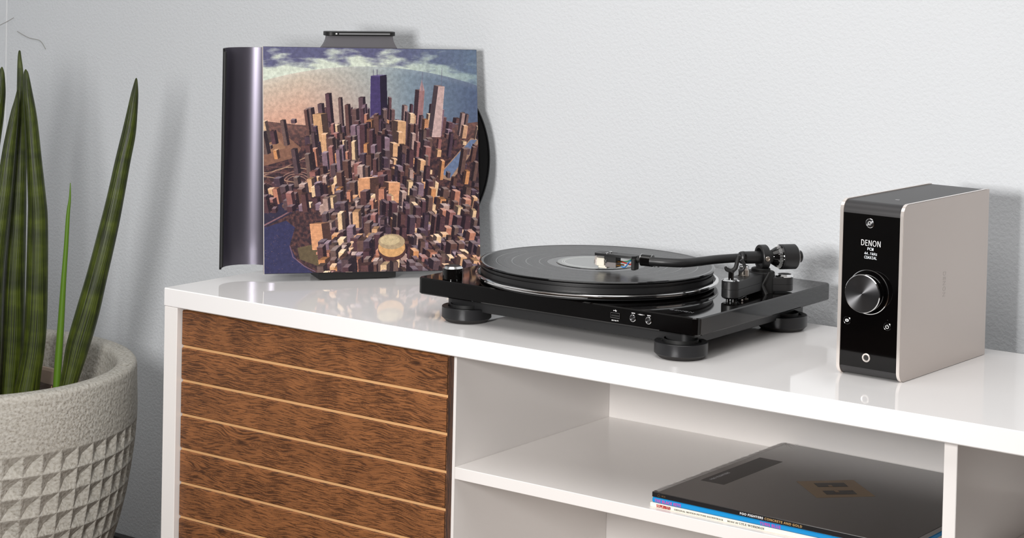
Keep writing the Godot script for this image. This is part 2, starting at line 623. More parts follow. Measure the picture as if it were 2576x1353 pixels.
func leaf_print(w: int, h: int) -> Array:
	var n1 := noise(FastNoiseLite.TYPE_SIMPLEX, 0.02, 3, 31)
	var n2 := noise(FastNoiseLite.TYPE_SIMPLEX, 0.11, 2, 32)
	var a := PackedByteArray()
	var b := PackedByteArray()
	a.resize(w * h * 3)
	b.resize(w * h)
	for y in h:
		for x in w:
			var ang := TAU * x / w
			var cx := cos(ang) * 40.0
			var cz := sin(ang) * 40.0
			var band := n1.get_noise_3d(cx * 0.25, y * 0.75, cz * 0.25)
			var line := n2.get_noise_3d(cx * 1.3, y * 0.018, cz * 1.3)
			var t := clampf(0.5 + band * 0.55 + line * 0.5, 0.0, 1.0)
			var c := Color(0.145, 0.178, 0.045).lerp(Color(0.310, 0.355, 0.095), t)
			if line < -0.36:
				c = c.darkened(0.3)
			var at := y * w + x
			a[at * 3] = int(c.r * 255)
			a[at * 3 + 1] = int(c.g * 255)
			a[at * 3 + 2] = int(c.b * 255)
			b[at] = int(clampf(0.5 + line * 0.7, 0, 1) * 255)
	return [ImageTexture.create_from_image(Image.create_from_data(w, h, false, Image.FORMAT_RGB8, a)), ImageTexture.create_from_image(Image.create_from_data(w, h, false, Image.FORMAT_L8, b))]

# how rough a record is from its middle (left) to its rim (right); 0.16 m across
func groove_print() -> ImageTexture:
	var rng := RandomNumberGenerator.new()
	rng.seed = 12
	var im := Image.create(1024, 1, false, Image.FORMAT_L8)
	for x in 1024:
		var r := x / 1024.0 * 0.16
		var v := 0.27 + rng.randf() * 0.05
		if r < 0.063 or r > 0.1465:
			v = 0.07
		for gap in [0.0735, 0.0905, 0.1085, 0.1285]:
			if absf(r - gap) < 0.0006:
				v = 0.08
		im.set_pixel(x, 0, Color(v, v, v))
	return ImageTexture.create_from_image(im)

# a spun metal face: bright fan of fine rings through the bump of a one-row picture
func ring_print() -> ImageTexture:
	var rng := RandomNumberGenerator.new()
	rng.seed = 14
	var im := Image.create(512, 1, false, Image.FORMAT_L8)
	for x in 512:
		var v := rng.randf()
		im.set_pixel(x, 0, Color(v, v, v))
	return ImageTexture.create_from_image(im)

func make_materials() -> void:
	var bump_wall := noise(FastNoiseLite.TYPE_SIMPLEX, 0.022, 4, 3)
	bump_wall.fractal_gain = 0.55
	M.wall = mat(c8(215, 218, 221), 0.75)
	M.wall.heightmap_enabled = true
	M.wall.heightmap_texture = noise_tex(bump_wall, 512)
	M.wall.heightmap_scale = 0.045
	M.wall.uv1_triplanar = true
	M.wall.uv1_world_triplanar = true
	M.wall.uv1_scale = Vector3(11.0, 11.0, 11.0)
	M.wall_unseen_dark = mat(c8(92, 92, 94), 0.9)  # walls out of view, kept dark for the reflections in the black fronts
	M.ceiling = mat(c8(225, 224, 222), 0.9)
	M.floor = mat(c8(88, 70, 56), 0.55)
	M.base = mat(c8(58, 57, 58), 0.6)
	M.bead = mat(c8(222, 224, 226), 0.6)  # thin pale line down the wall corner
	M.white = mat(c8(240, 238, 237), 0.05, 0.0, 0.42)
	M.white_in = mat(c8(238, 234, 231), 0.16, 0.0, 0.42)
	var wp := wood_print(1024, 1024)
	M.wood = mat(Color.WHITE, 0.42)
	M.wood.albedo_texture = wp[0]
	M.wood.heightmap_enabled = true
	M.wood.heightmap_texture = wp[1]
	M.wood.heightmap_scale = 0.02
	M.wood_edge = mat(c8(88, 58, 44), 0.5)
	M.wood_edge.albedo_texture = wp[0]
	M.wood_edge.albedo_color = Color(0.72, 0.70, 0.72)
	M.groove = mat(c8(222, 172, 118), 0.8)
	# planter and plant
	var spk := noise(FastNoiseLite.TYPE_SIMPLEX, 0.05, 4, 41)
	M.concrete = mat(c8(196, 194, 188), 0.7)
	M.concrete.albedo_texture = noise_tex(spk, 512, false, 4.0, ramp([[0.0, Color(0.42, 0.39, 0.36)], [0.16, Color(0.80, 0.78, 0.75)], [0.5, Color(0.93, 0.92, 0.90)], [1.0, Color(1, 1, 1)]]))
	M.concrete.heightmap_enabled = true
	M.concrete.heightmap_texture = noise_tex(noise(FastNoiseLite.TYPE_SIMPLEX, 0.03, 5, 42), 512)
	M.concrete.heightmap_scale = 0.12
	M.concrete.uv1_triplanar = true
	M.concrete.uv1_scale = Vector3(6, 6, 6)
	M.terracotta = mat(c8(168, 148, 132), 0.85)
	M.soil = mat(c8(58, 44, 36), 0.95)
	var lp := leaf_print(256, 1024)
	M.leaf = mat(Color.WHITE, 0.42)
	M.leaf.albedo_texture = lp[0]
	M.leaf.heightmap_enabled = true
	M.leaf.heightmap_texture = lp[1]
	M.leaf.heightmap_scale = 0.05
	M.leaf.uv1_scale = Vector3(1, 2.0, 1)
	M.leaf_young = mat(c8(92, 128, 34), 0.4)
	M.leaf_husk = mat(c8(150, 118, 84), 0.8)
	# electronics
	M.piano = mat(c8(7, 6, 6), 0.06)
	M.black_satin = mat(c8(26, 26, 27), 0.42)
	M.black_soft = mat(c8(20, 20, 20), 0.6)
	M.black_gloss = mat(c8(10, 9, 9), 0.08)
	M.rubber = mat(c8(32, 29, 28), 0.62)
	M.foot = mat(c8(34, 34, 36), 0.36, 0.3)
	M.chrome = mat(c8(226, 226, 226), 0.10, 1.0)
	M.steel = mat(c8(190, 184, 176), 0.22, 1.0)
	M.alu_dark = mat(c8(118, 118, 120), 0.28, 1.0)
	M.alu_dark.anisotropy_enabled = true
	M.alu_dark.anisotropy = 0.85
	M.brass = mat(c8(205, 150, 80), 0.25, 1.0)
	M.vinyl = mat(c8(9, 9, 10), 1.0)
	M.vinyl.roughness_texture = groove_print()
	M.label = mat(c8(150, 153, 152), 0.3)
	M.label_print = mat(c8(208, 210, 208), 0.4)
	M.ivory = mat(c8(232, 226, 210), 0.45)
	M.plastic_clear = mat(Color(0.93, 0.87, 0.83, 0.35), 0.08)
	M.plastic_clear.transparency = BaseMaterial3D.TRANSPARENCY_ALPHA
	M.grey_block = mat(c8(122, 116, 114), 0.5)
	M.champagne = mat(c8(204, 193, 186), 0.42, 0.35)
	M.champagne_edge = mat(c8(240, 232, 226), 0.2, 0.6)
	M.champagne_mark = mat(c8(188, 178, 172), 0.4, 0.35)
	M.amp_black = mat(c8(6, 5, 5), 0.05)
	M.amp_case = mat(c8(54, 53, 54), 0.42, 0.2)
	M.ink_white = mat(c8(238, 238, 238), 0.5)
	M.ink_grey = mat(c8(150, 150, 152), 0.4)
	M.ink_faint = mat(c8(96, 97, 100), 0.3)
	M.screen_text = mat(c8(235, 238, 240), 0.5)
	M.screen_text.emission_enabled = true
	M.screen_text.emission = Color(0.85, 0.9, 0.95)
	M.screen_text.emission_energy_multiplier = 0.45
	M.stand = mat(c8(112, 108, 120), 0.34, 0.75)
	M.stand_edge = mat(c8(20, 20, 20), 0.5)
	M.stand_neck = mat(c8(112, 110, 114), 0.5, 0.2)
	M.jacket = mat(c8(26, 22, 26), 0.5)
	M.fold_highlight = mat(c8(214, 206, 200), 0.7)
	M.cover = mat(Color.WHITE, 0.38)
	M.cover.albedo_texture = ImageTexture.create_from_image(city_print(1024))
	M.lp_black = mat(c8(30, 24, 22), 0.24, 0.0, 0.6)
	M.lp_black.clearcoat_enabled = true
	M.lp_black.clearcoat = 1.0
	M.lp_black.clearcoat_roughness = 0.12
	M.lp_spine = mat(c8(27, 27, 29), 0.35)
	M.lp_blue = mat(c8(10, 142, 208), 0.45)
	M.lp_white = mat(c8(238, 232, 216), 0.5)
	M.gold = mat(c8(186, 150, 98), 0.4)
	M.gold_dim = mat(c8(106, 84, 56), 0.3)
	M.magenta = mat(c8(206, 62, 160), 0.5)
	M.red = mat(c8(216, 44, 40), 0.5)
	M.ink = mat(c8(38, 34, 34), 0.6)
	M.sticker = mat(c8(32, 27, 27), 0.35)
	M.film = mat(Color(0.9, 0.88, 0.87, 0.25), 0.2)
	M.film.transparency = BaseMaterial3D.TRANSPARENCY_ALPHA
	M.housing = mat(c8(24, 24, 25), 0.7)
	M.glow = mat(c8(255, 255, 255), 0.6)
	M.glow.emission_enabled = true
	M.glow.emission = Color(1, 0.98, 0.95)
	M.glow.emission_energy_multiplier = 1.2
	M.panel_glow = mat(c8(235, 235, 235), 0.6)
	M.panel_glow.emission_enabled = true
	M.panel_glow.emission = Color(1, 0.98, 0.95)
	M.panel_glow.emission_energy_multiplier = 0.06
	M.web = mat(c8(150, 148, 142), 0.8)

const W := 2576.0
const H := 1353.0
const FOCAL := 5109.85
const PPX := 1085.36
const PPY := 8.90

func area_lamp(called: String, at: Vector3, toward: Vector3, size: Vector2, energy: float, color: Color) -> void:
	var l := AreaLight3D.new()
	l.name = called
	add_child(l)
	l.look_at_from_position(at, toward, Vector3.UP if absf((toward - at).normalized().y) < 0.95 else Vector3.FORWARD)
	l.area_size = size
	l.area_normalize_energy = true
	l.light_energy = energy
	l.light_color = color
	l.area_range = 12.0
	l.shadow_enabled = true

func _ready() -> void:
	# ---- camera (a shifted lens: verticals stay parallel)
	var cam := Camera3D.new()
	cam.name = "camera"
	add_child(cam)
	cam.projection = Camera3D.PROJECTION_FRUSTUM
	cam.near = 0.1
	cam.far = 50.0
	cam.size = cam.near * H / FOCAL
	cam.frustum_offset = Vector2((W / 2 - PPX) / FOCAL, -(H / 2 - PPY) / FOCAL) * cam.near
	cam.transform = Transform3D(Basis.from_euler(Vector3(-0.0321, 0.6484, 0.0209)), Vector3(1.968, 0.4881, 2.0009))
	cam.current = true
	# ---- surroundings and exposure
	var env := Environment.new()
	env.background_mode = Environment.BG_COLOR
	env.background_color = Color(0, 0, 0)
	env.tonemap_mode = Environment.TONE_MAPPER_LINEAR
	env.tonemap_exposure = 1.0
	env.sdfgi_enabled = true
	env.ssao_enabled = true
	env.ssil_enabled = true
	var we := WorldEnvironment.new()
	we.name = "surroundings"
	we.environment = env
	add_child(we)
	# ---- lamps out of view: softbox lighting the console, ceiling panel lifting its shadows
	area_lamp("unseen_softbox_light", KEY, KEY_AIM, Vector2(KEY_SIZE, KEY_SIZE), 2.75, Color(1.0, 0.992, 0.985))
	area_lamp("unseen_panel_light", Vector3(1.2, 1.80, 0.9), Vector3(1.2, 0.0, 0.9), Vector2(2.6, 1.6), 2.9, Color(1.0, 0.992, 0.985))
	make_materials()
	room()
	unseen_lamps()
	console()
	planter()
	display()
	turntable()
	amplifier()
	shelf_records()

const KEY := Vector3(0.90, 0.42, 1.50)
const KEY_AIM := Vector3(0.45, 0.08, -0.4)
const KEY_SIZE := 0.28

const X_LEFT := -0.8475
const Z_BACK := -0.45
const Y_FLOOR := -0.64
const Y_CEIL := 1.86
const X_RIGHT := 4.2
const Z_FRONT := 4.6

func room() -> void:
	var t := 0.12
	var st := mb()
	cbox(st, Vector3(X_LEFT - t, Y_FLOOR - t, Z_BACK - t), Vector3(X_RIGHT + t, Y_CEIL + t, Z_BACK))
	struct("wall_back", st, M.wall, "pale blue grey painted wall with orange peel texture behind the console")
	st = mb()
	cbox(st, Vector3(X_LEFT - t, Y_FLOOR - t, Z_BACK), Vector3(X_LEFT, Y_CEIL + t, Z_FRONT + t))
	struct("wall_left", st, M.wall, "pale blue grey painted side wall at the left picture edge")
	st = mb()
	cbox(st, Vector3(X_RIGHT, Y_FLOOR - t, Z_BACK), Vector3(X_RIGHT + t, Y_CEIL + t, Z_FRONT + t))
	struct("wall_right_unseen", st, M.wall_unseen_dark)
	st = mb()
	cbox(st, Vector3(X_LEFT, Y_FLOOR - t, Z_FRONT), Vector3(X_RIGHT, Y_CEIL + t, Z_FRONT + t))
	struct("wall_front_unseen", st, M.wall_unseen_dark)
	st = mb()
	cbox(st, Vector3(X_LEFT, Y_FLOOR - t, Z_BACK), Vector3(X_RIGHT, Y_FLOOR, Z_FRONT))
	struct("floor", st, M.floor)
	st = mb()
	cbox(st, Vector3(X_LEFT, Y_CEIL, Z_BACK), Vector3(X_RIGHT, Y_CEIL + t, Z_FRONT))
	struct("ceiling", st, M.ceiling)
	st = mb()
	cbox(st, Vector3(X_LEFT + 0.012, Y_FLOOR, Z_BACK), Vector3(X_RIGHT, -0.546, Z_BACK + 0.012), 0.003)
	struct("baseboard_back", st, M.base)
	st = mb()
	cbox(st, Vector3(X_LEFT, Y_FLOOR, Z_BACK), Vector3(X_LEFT + 0.012, -0.546, Z_FRONT), 0.003)
	struct("baseboard_left", st, M.base)
	st = mb()
	tube(st, [Vector3(X_LEFT + 0.001, -0.546, Z_BACK + 0.001), Vector3(X_LEFT + 0.001, Y_CEIL, Z_BACK + 0.001)], [0.0022, 0.0022], 8)
	struct("trim_1", st, M.bead, "thin pale line down the corner of the walls")
	# cobweb threads in that corner
	var web := thing("cobweb", "faint cobweb threads hanging in the wall corner above the plant", "cobweb", Transform3D(Basis(), Vector3(X_LEFT, 0.30, Z_BACK)))
	for k in 2:
		st = mb()
		var pts: Array = [[Vector3(0.002, 0.012, 0.03), Vector3(0.01, 0.022, 0.01), Vector3(0.02, 0.03, 0.0012)], [Vector3(0.03, 0.006, 0.0014), Vector3(0.06, -0.004, 0.0012), Vector3(0.09, -0.008, 0.0014), Vector3(0.105, -0.022, 0.0012)]][k]
		tube(st, curve_points(pts, 0.006), _same(curve_points(pts, 0.006).size(), 0.0005), 5)
		obj("thread", st, M.web, web)

func _same(n: int, r: float) -> Array:
	var a := []
	for i in n:
		a.append(r)
	return a

func unseen_lamps() -> void:
	softbox(KEY, KEY_AIM, KEY_SIZE, "small square black softbox lamp on a stand, out of view, lighting the console from the front")  # unseen lamp, placed where the cast shadows point back to
	var p := thing("unseen_ceiling_light", "long white light panel out of view overhead, placed to lift shadows and light the tabletop", "unseen ceiling light", Transform3D(Basis(), Vector3(1.2, 1.86, 0.9)))  # unseen panel, placed to lift shadows and light upward faces
	var st := mb()
	cbox(st, Vector3(-1.34, -0.045, -0.84), Vector3(1.34, 0.0, 0.84), 0.004)
	obj("frame", st, M.ceiling, p)
	st = mb()
	cbox(st, Vector3(-1.3, -0.05, -0.8), Vector3(1.3, -0.045, 0.8), 0.001)
	obj("lamp_diffuser", st, M.panel_glow, p, "white glowing diffuser")

# ------------------------------------------------------------------ console
func plank(st: SurfaceTool, lo: Vector3, hi: Vector3, uv0: Vector2) -> void:
	# a board with a small bevel along its long front edges, grain along x
	var b := 0.0012
	var s := 1.0 / 0.50
	var prof := [Vector2(lo.y, lo.z), Vector2(lo.y, hi.z - b), Vector2(lo.y + b, hi.z), Vector2(hi.y - b, hi.z), Vector2(hi.y, hi.z - b), Vector2(hi.y, lo.z)]
	for i in prof.size() - 1:
		var p: Vector2 = prof[i]
		var q: Vector2 = prof[i + 1]
		var n := Vector3(0, -(q.y - p.y), q.x - p.x).normalized()
		if i == 0:
			n = Vector3(0, -1, 0)
		elif i == prof.size() - 2:
			n = Vector3(0, 1, 0)
		var va := uv0.y + (p.x - lo.y) * s
		var vb := uv0.y + (q.x - lo.y) * s
		quad(st, Vector3(lo.x, p.x, p.y), Vector3(hi.x, p.x, p.y), Vector3(hi.x, q.x, q.y), Vector3(lo.x, q.x, q.y), n, Vector2(uv0.x, va), Vector2(uv0.x + (hi.x - lo.x) * s, va), Vector2(uv0.x + (hi.x - lo.x) * s, vb), Vector2(uv0.x, vb))
	for e in 2:
		var x := lo.x if e == 0 else hi.x
		quad(st, Vector3(x, lo.y, lo.z), Vector3(x, hi.y, lo.z), Vector3(x, hi.y, hi.z - b), Vector3(x, lo.y, hi.z - b), Vector3(-1 if e == 0 else 1, 0, 0), Vector2(0.1, 0.1), Vector2(0.1, 0.15), Vector2(0.12, 0.15), Vector2(0.12, 0.1))

const CON_W := 1.68
const CON_D := 0.388

func console() -> void:
	var at := Vector3(0, Y_FLOOR, 0)
	var t := thing("media_console", "long white gloss media console with a dark wood plank door on its left", "console", Transform3D(Basis(), at))
	var xf := Transform3D(Basis(), -at)
	var parts := [
		["tabletop", Vector3(0, -0.0252, -CON_D), Vector3(CON_W, 0, 0), M.white, 0.0012],
		["side_panel", Vector3(0.0012, Y_FLOOR, -CON_D + 0.002), Vector3(0.0256, -0.0254, -0.0004), M.white_in, 0.0008],
		["side_panel", Vector3(CON_W - 0.0256, Y_FLOOR, -CON_D + 0.002), Vector3(CON_W - 0.0012, -0.0254, -0.0004), M.white_in, 0.0008],
		["divider", Vector3(0.4698, -0.5698, -0.3838), Vector3(0.4848, -0.0254, -0.024), M.white_in, 0.0006],
		["divider", Vector3(1.1235, -0.5698, -0.3838), Vector3(1.1383, -0.0254, -0.024), M.white_in, 0.0006],
		["shelf", Vector3(0.485, -0.1841, -0.3838), Vector3(1.1233, -0.169, -0.0242), M.white_in, 0.0006],
		["shelf", Vector3(1.1385, -0.1841, -0.3838), Vector3(CON_W - 0.0258, -0.169, -0.0242), M.white_in, 0.0006],
		["bottom_panel", Vector3(0.0258, -0.59, -0.3838), Vector3(CON_W - 0.0258, -0.57, -0.002), M.white_in, 0.0006],
		["back_panel", Vector3(0.0258, -0.59, -0.3878), Vector3(CON_W - 0.0258, -0.0254, -0.384), M.white_in, 0.0],
	]
	for p in parts:
		var st := mb()
		cbox(st, p[1], p[2], p[4], xf)
		obj(p[0], st, p[3], t)
	# sliding door: pale core board, seven and more dark planks laid on it with routed grooves between
	var door := Node3D.new()
	door.name = "door"
	t.add_child(door, true)
	door.set_meta("label", "dark wood sliding door of horizontal planks")
	var st := mb()
	cbox(st, Vector3(0.0268, -0.5675, -0.0232), Vector3(0.4808, -0.0295, -0.0128), 0.0, xf)
	obj("core_board", st, M.groove, door, "pale board showing in the grooves")
	st = mb()
	cbox(st, Vector3(0.4808, -0.5675, -0.0234), Vector3(0.4813, -0.0295, -0.0131), 0.0, xf)
	obj("edge_band", st, M.wood_edge, door, "dark brown side edge")
	var pitch := 0.0473
	var y_hi := -0.0292
	var y_g := -0.0790
	var k := 0
	while y_g > -0.58:
		var y_lo := maxf(y_g + 0.0019, -0.567)
		st = mb()
		plank(st, Vector3(0.0266, y_lo, -0.0130) - at, Vector3(0.4812, y_hi, -0.0100) - at, Vector2(fmod(k * 0.37, 1.0) * 0.09, k * 0.0473 * 2.0 + 0.003))
		obj("plank", st, M.wood, door)
		y_hi = y_g - 0.0019
		y_g -= pitch
		k += 1

# ------------------------------------------------------------------ planter
const POT := Vector3(-0.393, 0.0, 0.041)

func pot_radius(y: float) -> float:
	var tab := [[-0.158, 0.2712], [-0.215, 0.2728], [-0.235, 0.2725], [-0.2554, 0.2713], [-0.308, 0.2655], [-0.360, 0.2563], [-0.403, 0.2452], [-0.4273, 0.2366], [-0.48, 0.2130], [-0.53, 0.1860], [-0.58, 0.1580], [-0.64, 0.1250]]
	for i in tab.size() - 1:
		if y <= tab[i][0] and y >= tab[i + 1][0]:
			return lerpf(tab[i][1], tab[i + 1][1], (tab[i][0] - y) / (tab[i][0] - tab[i + 1][0]))
	return tab[0][1] if y > tab[0][0] else tab[-1][1]

func planter() -> void:
	var base := Vector3(POT.x, Y_FLOOR, POT.z)
	var t := thing("planter_pot", "large pale grey concrete planter pot with rows of carved pyramid facets", "plant pot", Transform3D(Basis(), base))
	var dy := -Y_FLOOR
	# plain rim band and inside
	var prof := [Vector2(0.0, -0.30), Vector2(0.228, -0.30), Vector2(0.233, -0.24), Vector2(0.2385, -0.170), Vector2(0.2395, -0.160), Vector2(0.2420, -0.1535), Vector2(0.2455, -0.1508), Vector2(0.2500, -0.1500), Vector2(0.2640, -0.1500), Vector2(0.2680, -0.1510), Vector2(0.2703, -0.1540), Vector2(0.2712, -0.1580), Vector2(0.2720, -0.19), Vector2(0.2728, -0.2150), Vector2(0.2725, -0.2330)]
	prof.reverse()
	# built from the band up over the rim and down the inside
	var p2 := []
	for p in prof:
		p2.append(Vector2(p.x, p.y + dy))
	var st := mb()
	lathe(st, p2, 96, Transform3D(), true)
	# carved zone: sunk pyramids between narrow ridges
	var cols := 57
	var y0 := -0.2330
	var pitch := 0.0300
	var ridge := 0.0016
	for r in 10:
		var ya := y0 - r * pitch
		var yb := y0 - (r + 1) * pitch
		for c in cols:
			var a0 := TAU * c / cols
			var a1 := TAU * (c + 1) / cols
			var corner := func(a: float, y: float, sink: float) -> Vector3:
				var rad := pot_radius(y) - sink
				return Vector3(cos(a) * rad, y + dy, sin(a) * rad)
			var ra := ridge / 0.26
			var o := [corner.call(a0, ya, 0.0), corner.call(a1, ya, 0.0), corner.call(a1, yb, 0.0), corner.call(a0, yb, 0.0)]
			var i := [corner.call(a0 + ra, ya - ridge, 0.0006), corner.call(a1 - ra, ya - ridge, 0.0006), corner.call(a1 - ra, yb + ridge, 0.0006), corner.call(a0 + ra, yb + ridge, 0.0006)]
			var ctr: Vector3 = corner.call((a0 + a1) / 2.0, (ya + yb) / 2.0, 0.0085)
			var outw := Vector3(cos((a0 + a1) / 2.0), 0, sin((a0 + a1) / 2.0))
			for k in 4:
				var q := (k + 1) % 4
				facet(st, o[k], o[q], i[q], outw)
				facet(st, o[k], i[q], i[k], outw)
				facet(st, i[k], i[q], ctr, outw)
	# foot
	lathe(st, [Vector2(0.0, 0.0), Vector2(0.125, 0.0), Vector2(pot_radius(-0.58), -0.58 + dy), Vector2(pot_radius(-0.533), -0.533 + dy)], 96)
	obj("pot_body", st, M.concrete, t)
	st = mb()
	lathe(st, [Vector2(0.0, 0.0), Vector2(0.0062, 0.0), Vector2(0.0070, 0.0008), Vector2(0.0050, 0.0012), Vector2(0.0030, 0.0006), Vector2(0.0, 0.0006)], 20, Transform3D(Basis(), Vector3(0.2095, -0.1502 + dy, -0.1485)))
	obj("rim_chip", st, M.concrete, t, "small round blemish on the rim")
	# inner pot and soil
	var ip := thing("nursery_pot", "low beige inner pot rim standing inside the concrete planter", "plant pot", Transform3D(Basis(), Vector3(POT.x, -0.30, POT.z)))
	st = mb()
	lathe(st, [Vector2(0.176, 0.0), Vector2(0.186, 0.094), Vector2(0.190, 0.096), Vector2(0.190, 0.108), Vector2(0.188, 0.110), Vector2(0.183, 0.110), Vector2(0.181, 0.106), Vector2(0.172, 0.0)], 64)
	obj("pot_wall", st, M.terracotta, ip)
	var rng := RandomNumberGenerator.new()
	rng.seed = 77
	st = mb()
	var nn := 40
	var ring := func(i: int, j: int) -> Vector3:
		var r := 0.18 * i / 12.0
		var a := TAU * j / nn
		var hn := sin(a * 7.0 + i * 2.3) * 0.004 + cos(a * 13.0 - i * 1.7) * 0.003
		return Vector3(cos(a) * r, (hn if i > 0 else 0.0), sin(a) * r)
	for i in 12:
		for j in nn:
			var a: Vector3 = ring.call(i, j)
			var b: Vector3 = ring.call(i, (j + 1) % nn)
			var c: Vector3 = ring.call(i + 1, (j + 1) % nn)
			var d: Vector3 = ring.call(i + 1, j)
			facet(st, a, b, c, Vector3.UP)
			facet(st, a, c, d, Vector3.UP)
	var soil := obj("soil", st, M.soil)
	soil.position = Vector3(POT.x, -0.212, POT.z)
	tag(soil, "dark brown potting soil around the leaf bases inside the planter", "soil")
	soil.set_meta("kind", "stuff")
	# the plant
	var pl := thing("snake_plant", "snake plant with thick banded dark green upright leaves in the concrete planter", "plant", Transform3D(Basis(), Vector3(POT.x, -0.212, POT.z)))
	var inv := pl.transform.affine_inverse()
	var leaves := [
		[-0.3248,0.2500,-0.0177,0.0012, -0.3257,0.2347,-0.0166,0.0035, -0.3276,0.2141,-0.0143,0.0060, -0.3317,0.1659,-0.0093,0.0092, -0.3357,0.1058,-0.0046,0.0114, -0.3394,0.0552,-0.0001,0.0124, -0.3443,-0.0273,0.0058,0.0138, -0.3467,-0.1378,0.0087,0.0155, -0.3474,-0.1957,0.0096,0.0152],
		[-0.3572,0.3056,-0.0491,0.0018, -0.3571,0.2967,-0.0492,0.0029, -0.3564,0.2788,-0.0500,0.0044, -0.3558,0.2489,-0.0508,0.0056, -0.3548,0.1862,-0.0519,0.0079, -0.3557,0.1144,-0.0509,0.0108, -0.3571,0.0485,-0.0492,0.0135, -0.3590,-0.0355,-0.0469,0.0164, -0.3599,-0.1256,-0.0459,0.0173, -0.3629,-0.2067,-0.0422,0.0150],
		[-0.3212,0.2798,-0.0298,0.0020, -0.3208,0.2745,-0.0303,0.0038, -0.3193,0.2521,-0.0321,0.0064, -0.3158,0.2078,-0.0364,0.0095, -0.3123,0.1487,-0.0406,0.0113, -0.3090,0.0894,-0.0445,0.0135, -0.3081,0.0627,-0.0457,0.0147, -0.3078,0.0064,-0.0460,0.0157, -0.3082,-0.0828,-0.0455,0.0164, -0.3099,-0.1315,-0.0435,0.0163, -0.3134,-0.1701,-0.0392,0.0171, -0.3160,-0.1956,-0.0361,0.0186],
		[-0.2245,0.2674,-0.1620,0.0015, -0.2247,0.2620,-0.1617,0.0028, -0.2259,0.2435,-0.1604,0.0058, -0.2280,0.2159,-0.1578,0.0083, -0.2310,0.1829,-0.1541,0.0107, -0.2360,0.1440,-0.1481,0.0117, -0.2425,0.0883,-0.1402,0.0130, -0.2490,0.0386,-0.1324,0.0145, -0.2587,-0.0277,-0.1208,0.0158, -0.2673,-0.0833,-0.1105,0.0177, -0.2757,-0.1328,-0.1003,0.0175, -0.2806,-0.1662,-0.0945,0.0150, -0.2843,-0.1913,-0.0900,0.0129],
		[-0.3660,0.2811,-0.0228,0.0020, -0.3663,0.2751,-0.0224,0.0043, -0.3668,0.2644,-0.0219,0.0064, -0.3678,0.2437,-0.0207,0.0091, -0.3699,0.2229,-0.0181,0.0113, -0.3716,0.2050,-0.0161,0.0125, -0.3745,0.1783,-0.0126,0.0139, -0.3793,0.1278,-0.0069,0.0156, -0.3860,0.0268,0.0012,0.0171, -0.3882,-0.0626,0.0039,0.0182, -0.3891,-0.1520,0.0049,0.0174, -0.3894,-0.2028,0.0053,0.0151],
		[-0.3001,0.1073,-0.1023,0.0007, -0.3003,0.0851,-0.1020,0.0018, -0.3018,0.0611,-0.1002,0.0029, -0.3032,0.0130,-0.0985,0.0035, -0.3050,-0.0369,-0.0963,0.0041, -0.3071,-0.1060,-0.0939,0.0052, -0.3089,-0.1584,-0.0917,0.0057, -0.3101,-0.1982,-0.0902,0.0056],
	]
	for i in leaves.size():
		var pts := []
		var rad := []
		var src: Array = leaves[i]
		var tip := Vector3(src[0], src[1] + src[3] * 1.2, src[2])
		pts.append(inv * tip)
		rad.append(0.0003)
		for k in range(0, src.size(), 4):
			pts.append(inv * Vector3(src[k], src[k + 1], src[k + 2]))
			rad.append(src[k + 3])
		var dir: Vector3 = (pts[-1] - pts[-2]).normalized()
		pts.append(pts[-1] + dir * (pts[-1].y + 0.006) / maxf(-dir.y, 0.2))
		rad.append(rad[-1] * 0.9)
		pts.reverse()
		rad.reverse()
		# finer steps so that the outline stays round
		var fp := []
		var fr := []
		for k in pts.size() - 1:
			var steps := 6
			for s in steps:
				var u := float(s) / steps
				var pa: Vector3 = pts[maxi(k - 1, 0)]
				var pd: Vector3 = pts[mini(k + 2, pts.size() - 1)]
				fp.append((pts[k] as Vector3).cubic_interpolate(pts[k + 1], pa, pd, u))
				fr.append(cubic_interpolate(rad[k], rad[k + 1], rad[maxi(k - 1, 0)], rad[mini(k + 2, pts.size() - 1)], u))
		fp.append(pts[-1])
		fr.append(rad[-1])
		st = mb()
		var before := fp.size()
		tube(st, fp, fr, 28)
		var young := i == 5
		obj("leaf", st, M.leaf_young if young else M.leaf, pl, "thin bright green young leaf" if young else "")
	# dry husks at the foot of the leaves
	for hk in [[Vector3(-0.3300, -0.2150, 0.0230), Vector3(-0.3250, -0.1750, 0.0240), Vector3(-0.3195, -0.1550, 0.0180)], [Vector3(-0.2920, -0.2150, -0.060), Vector3(-0.2890, -0.1900, -0.0610)]]:
		st = mb()
		var pts := []
		for q in hk:
			pts.append(inv * q)
		var cp := curve_points(pts, 0.004)
		var rr := []
		for q in cp.size():
			rr.append(lerpf(0.0030, 0.0007, float(q) / (cp.size() - 1)))
		tube(st, cp, rr, 8)
		obj("dry_husk", st, M.leaf_husk, pl, "dry brown husk")

# ------------------------------------------------------------------ sleeve on its stand
const D_YAW := 0.951
const D_AT := Vector3(0.168, 0.0, -0.2525)

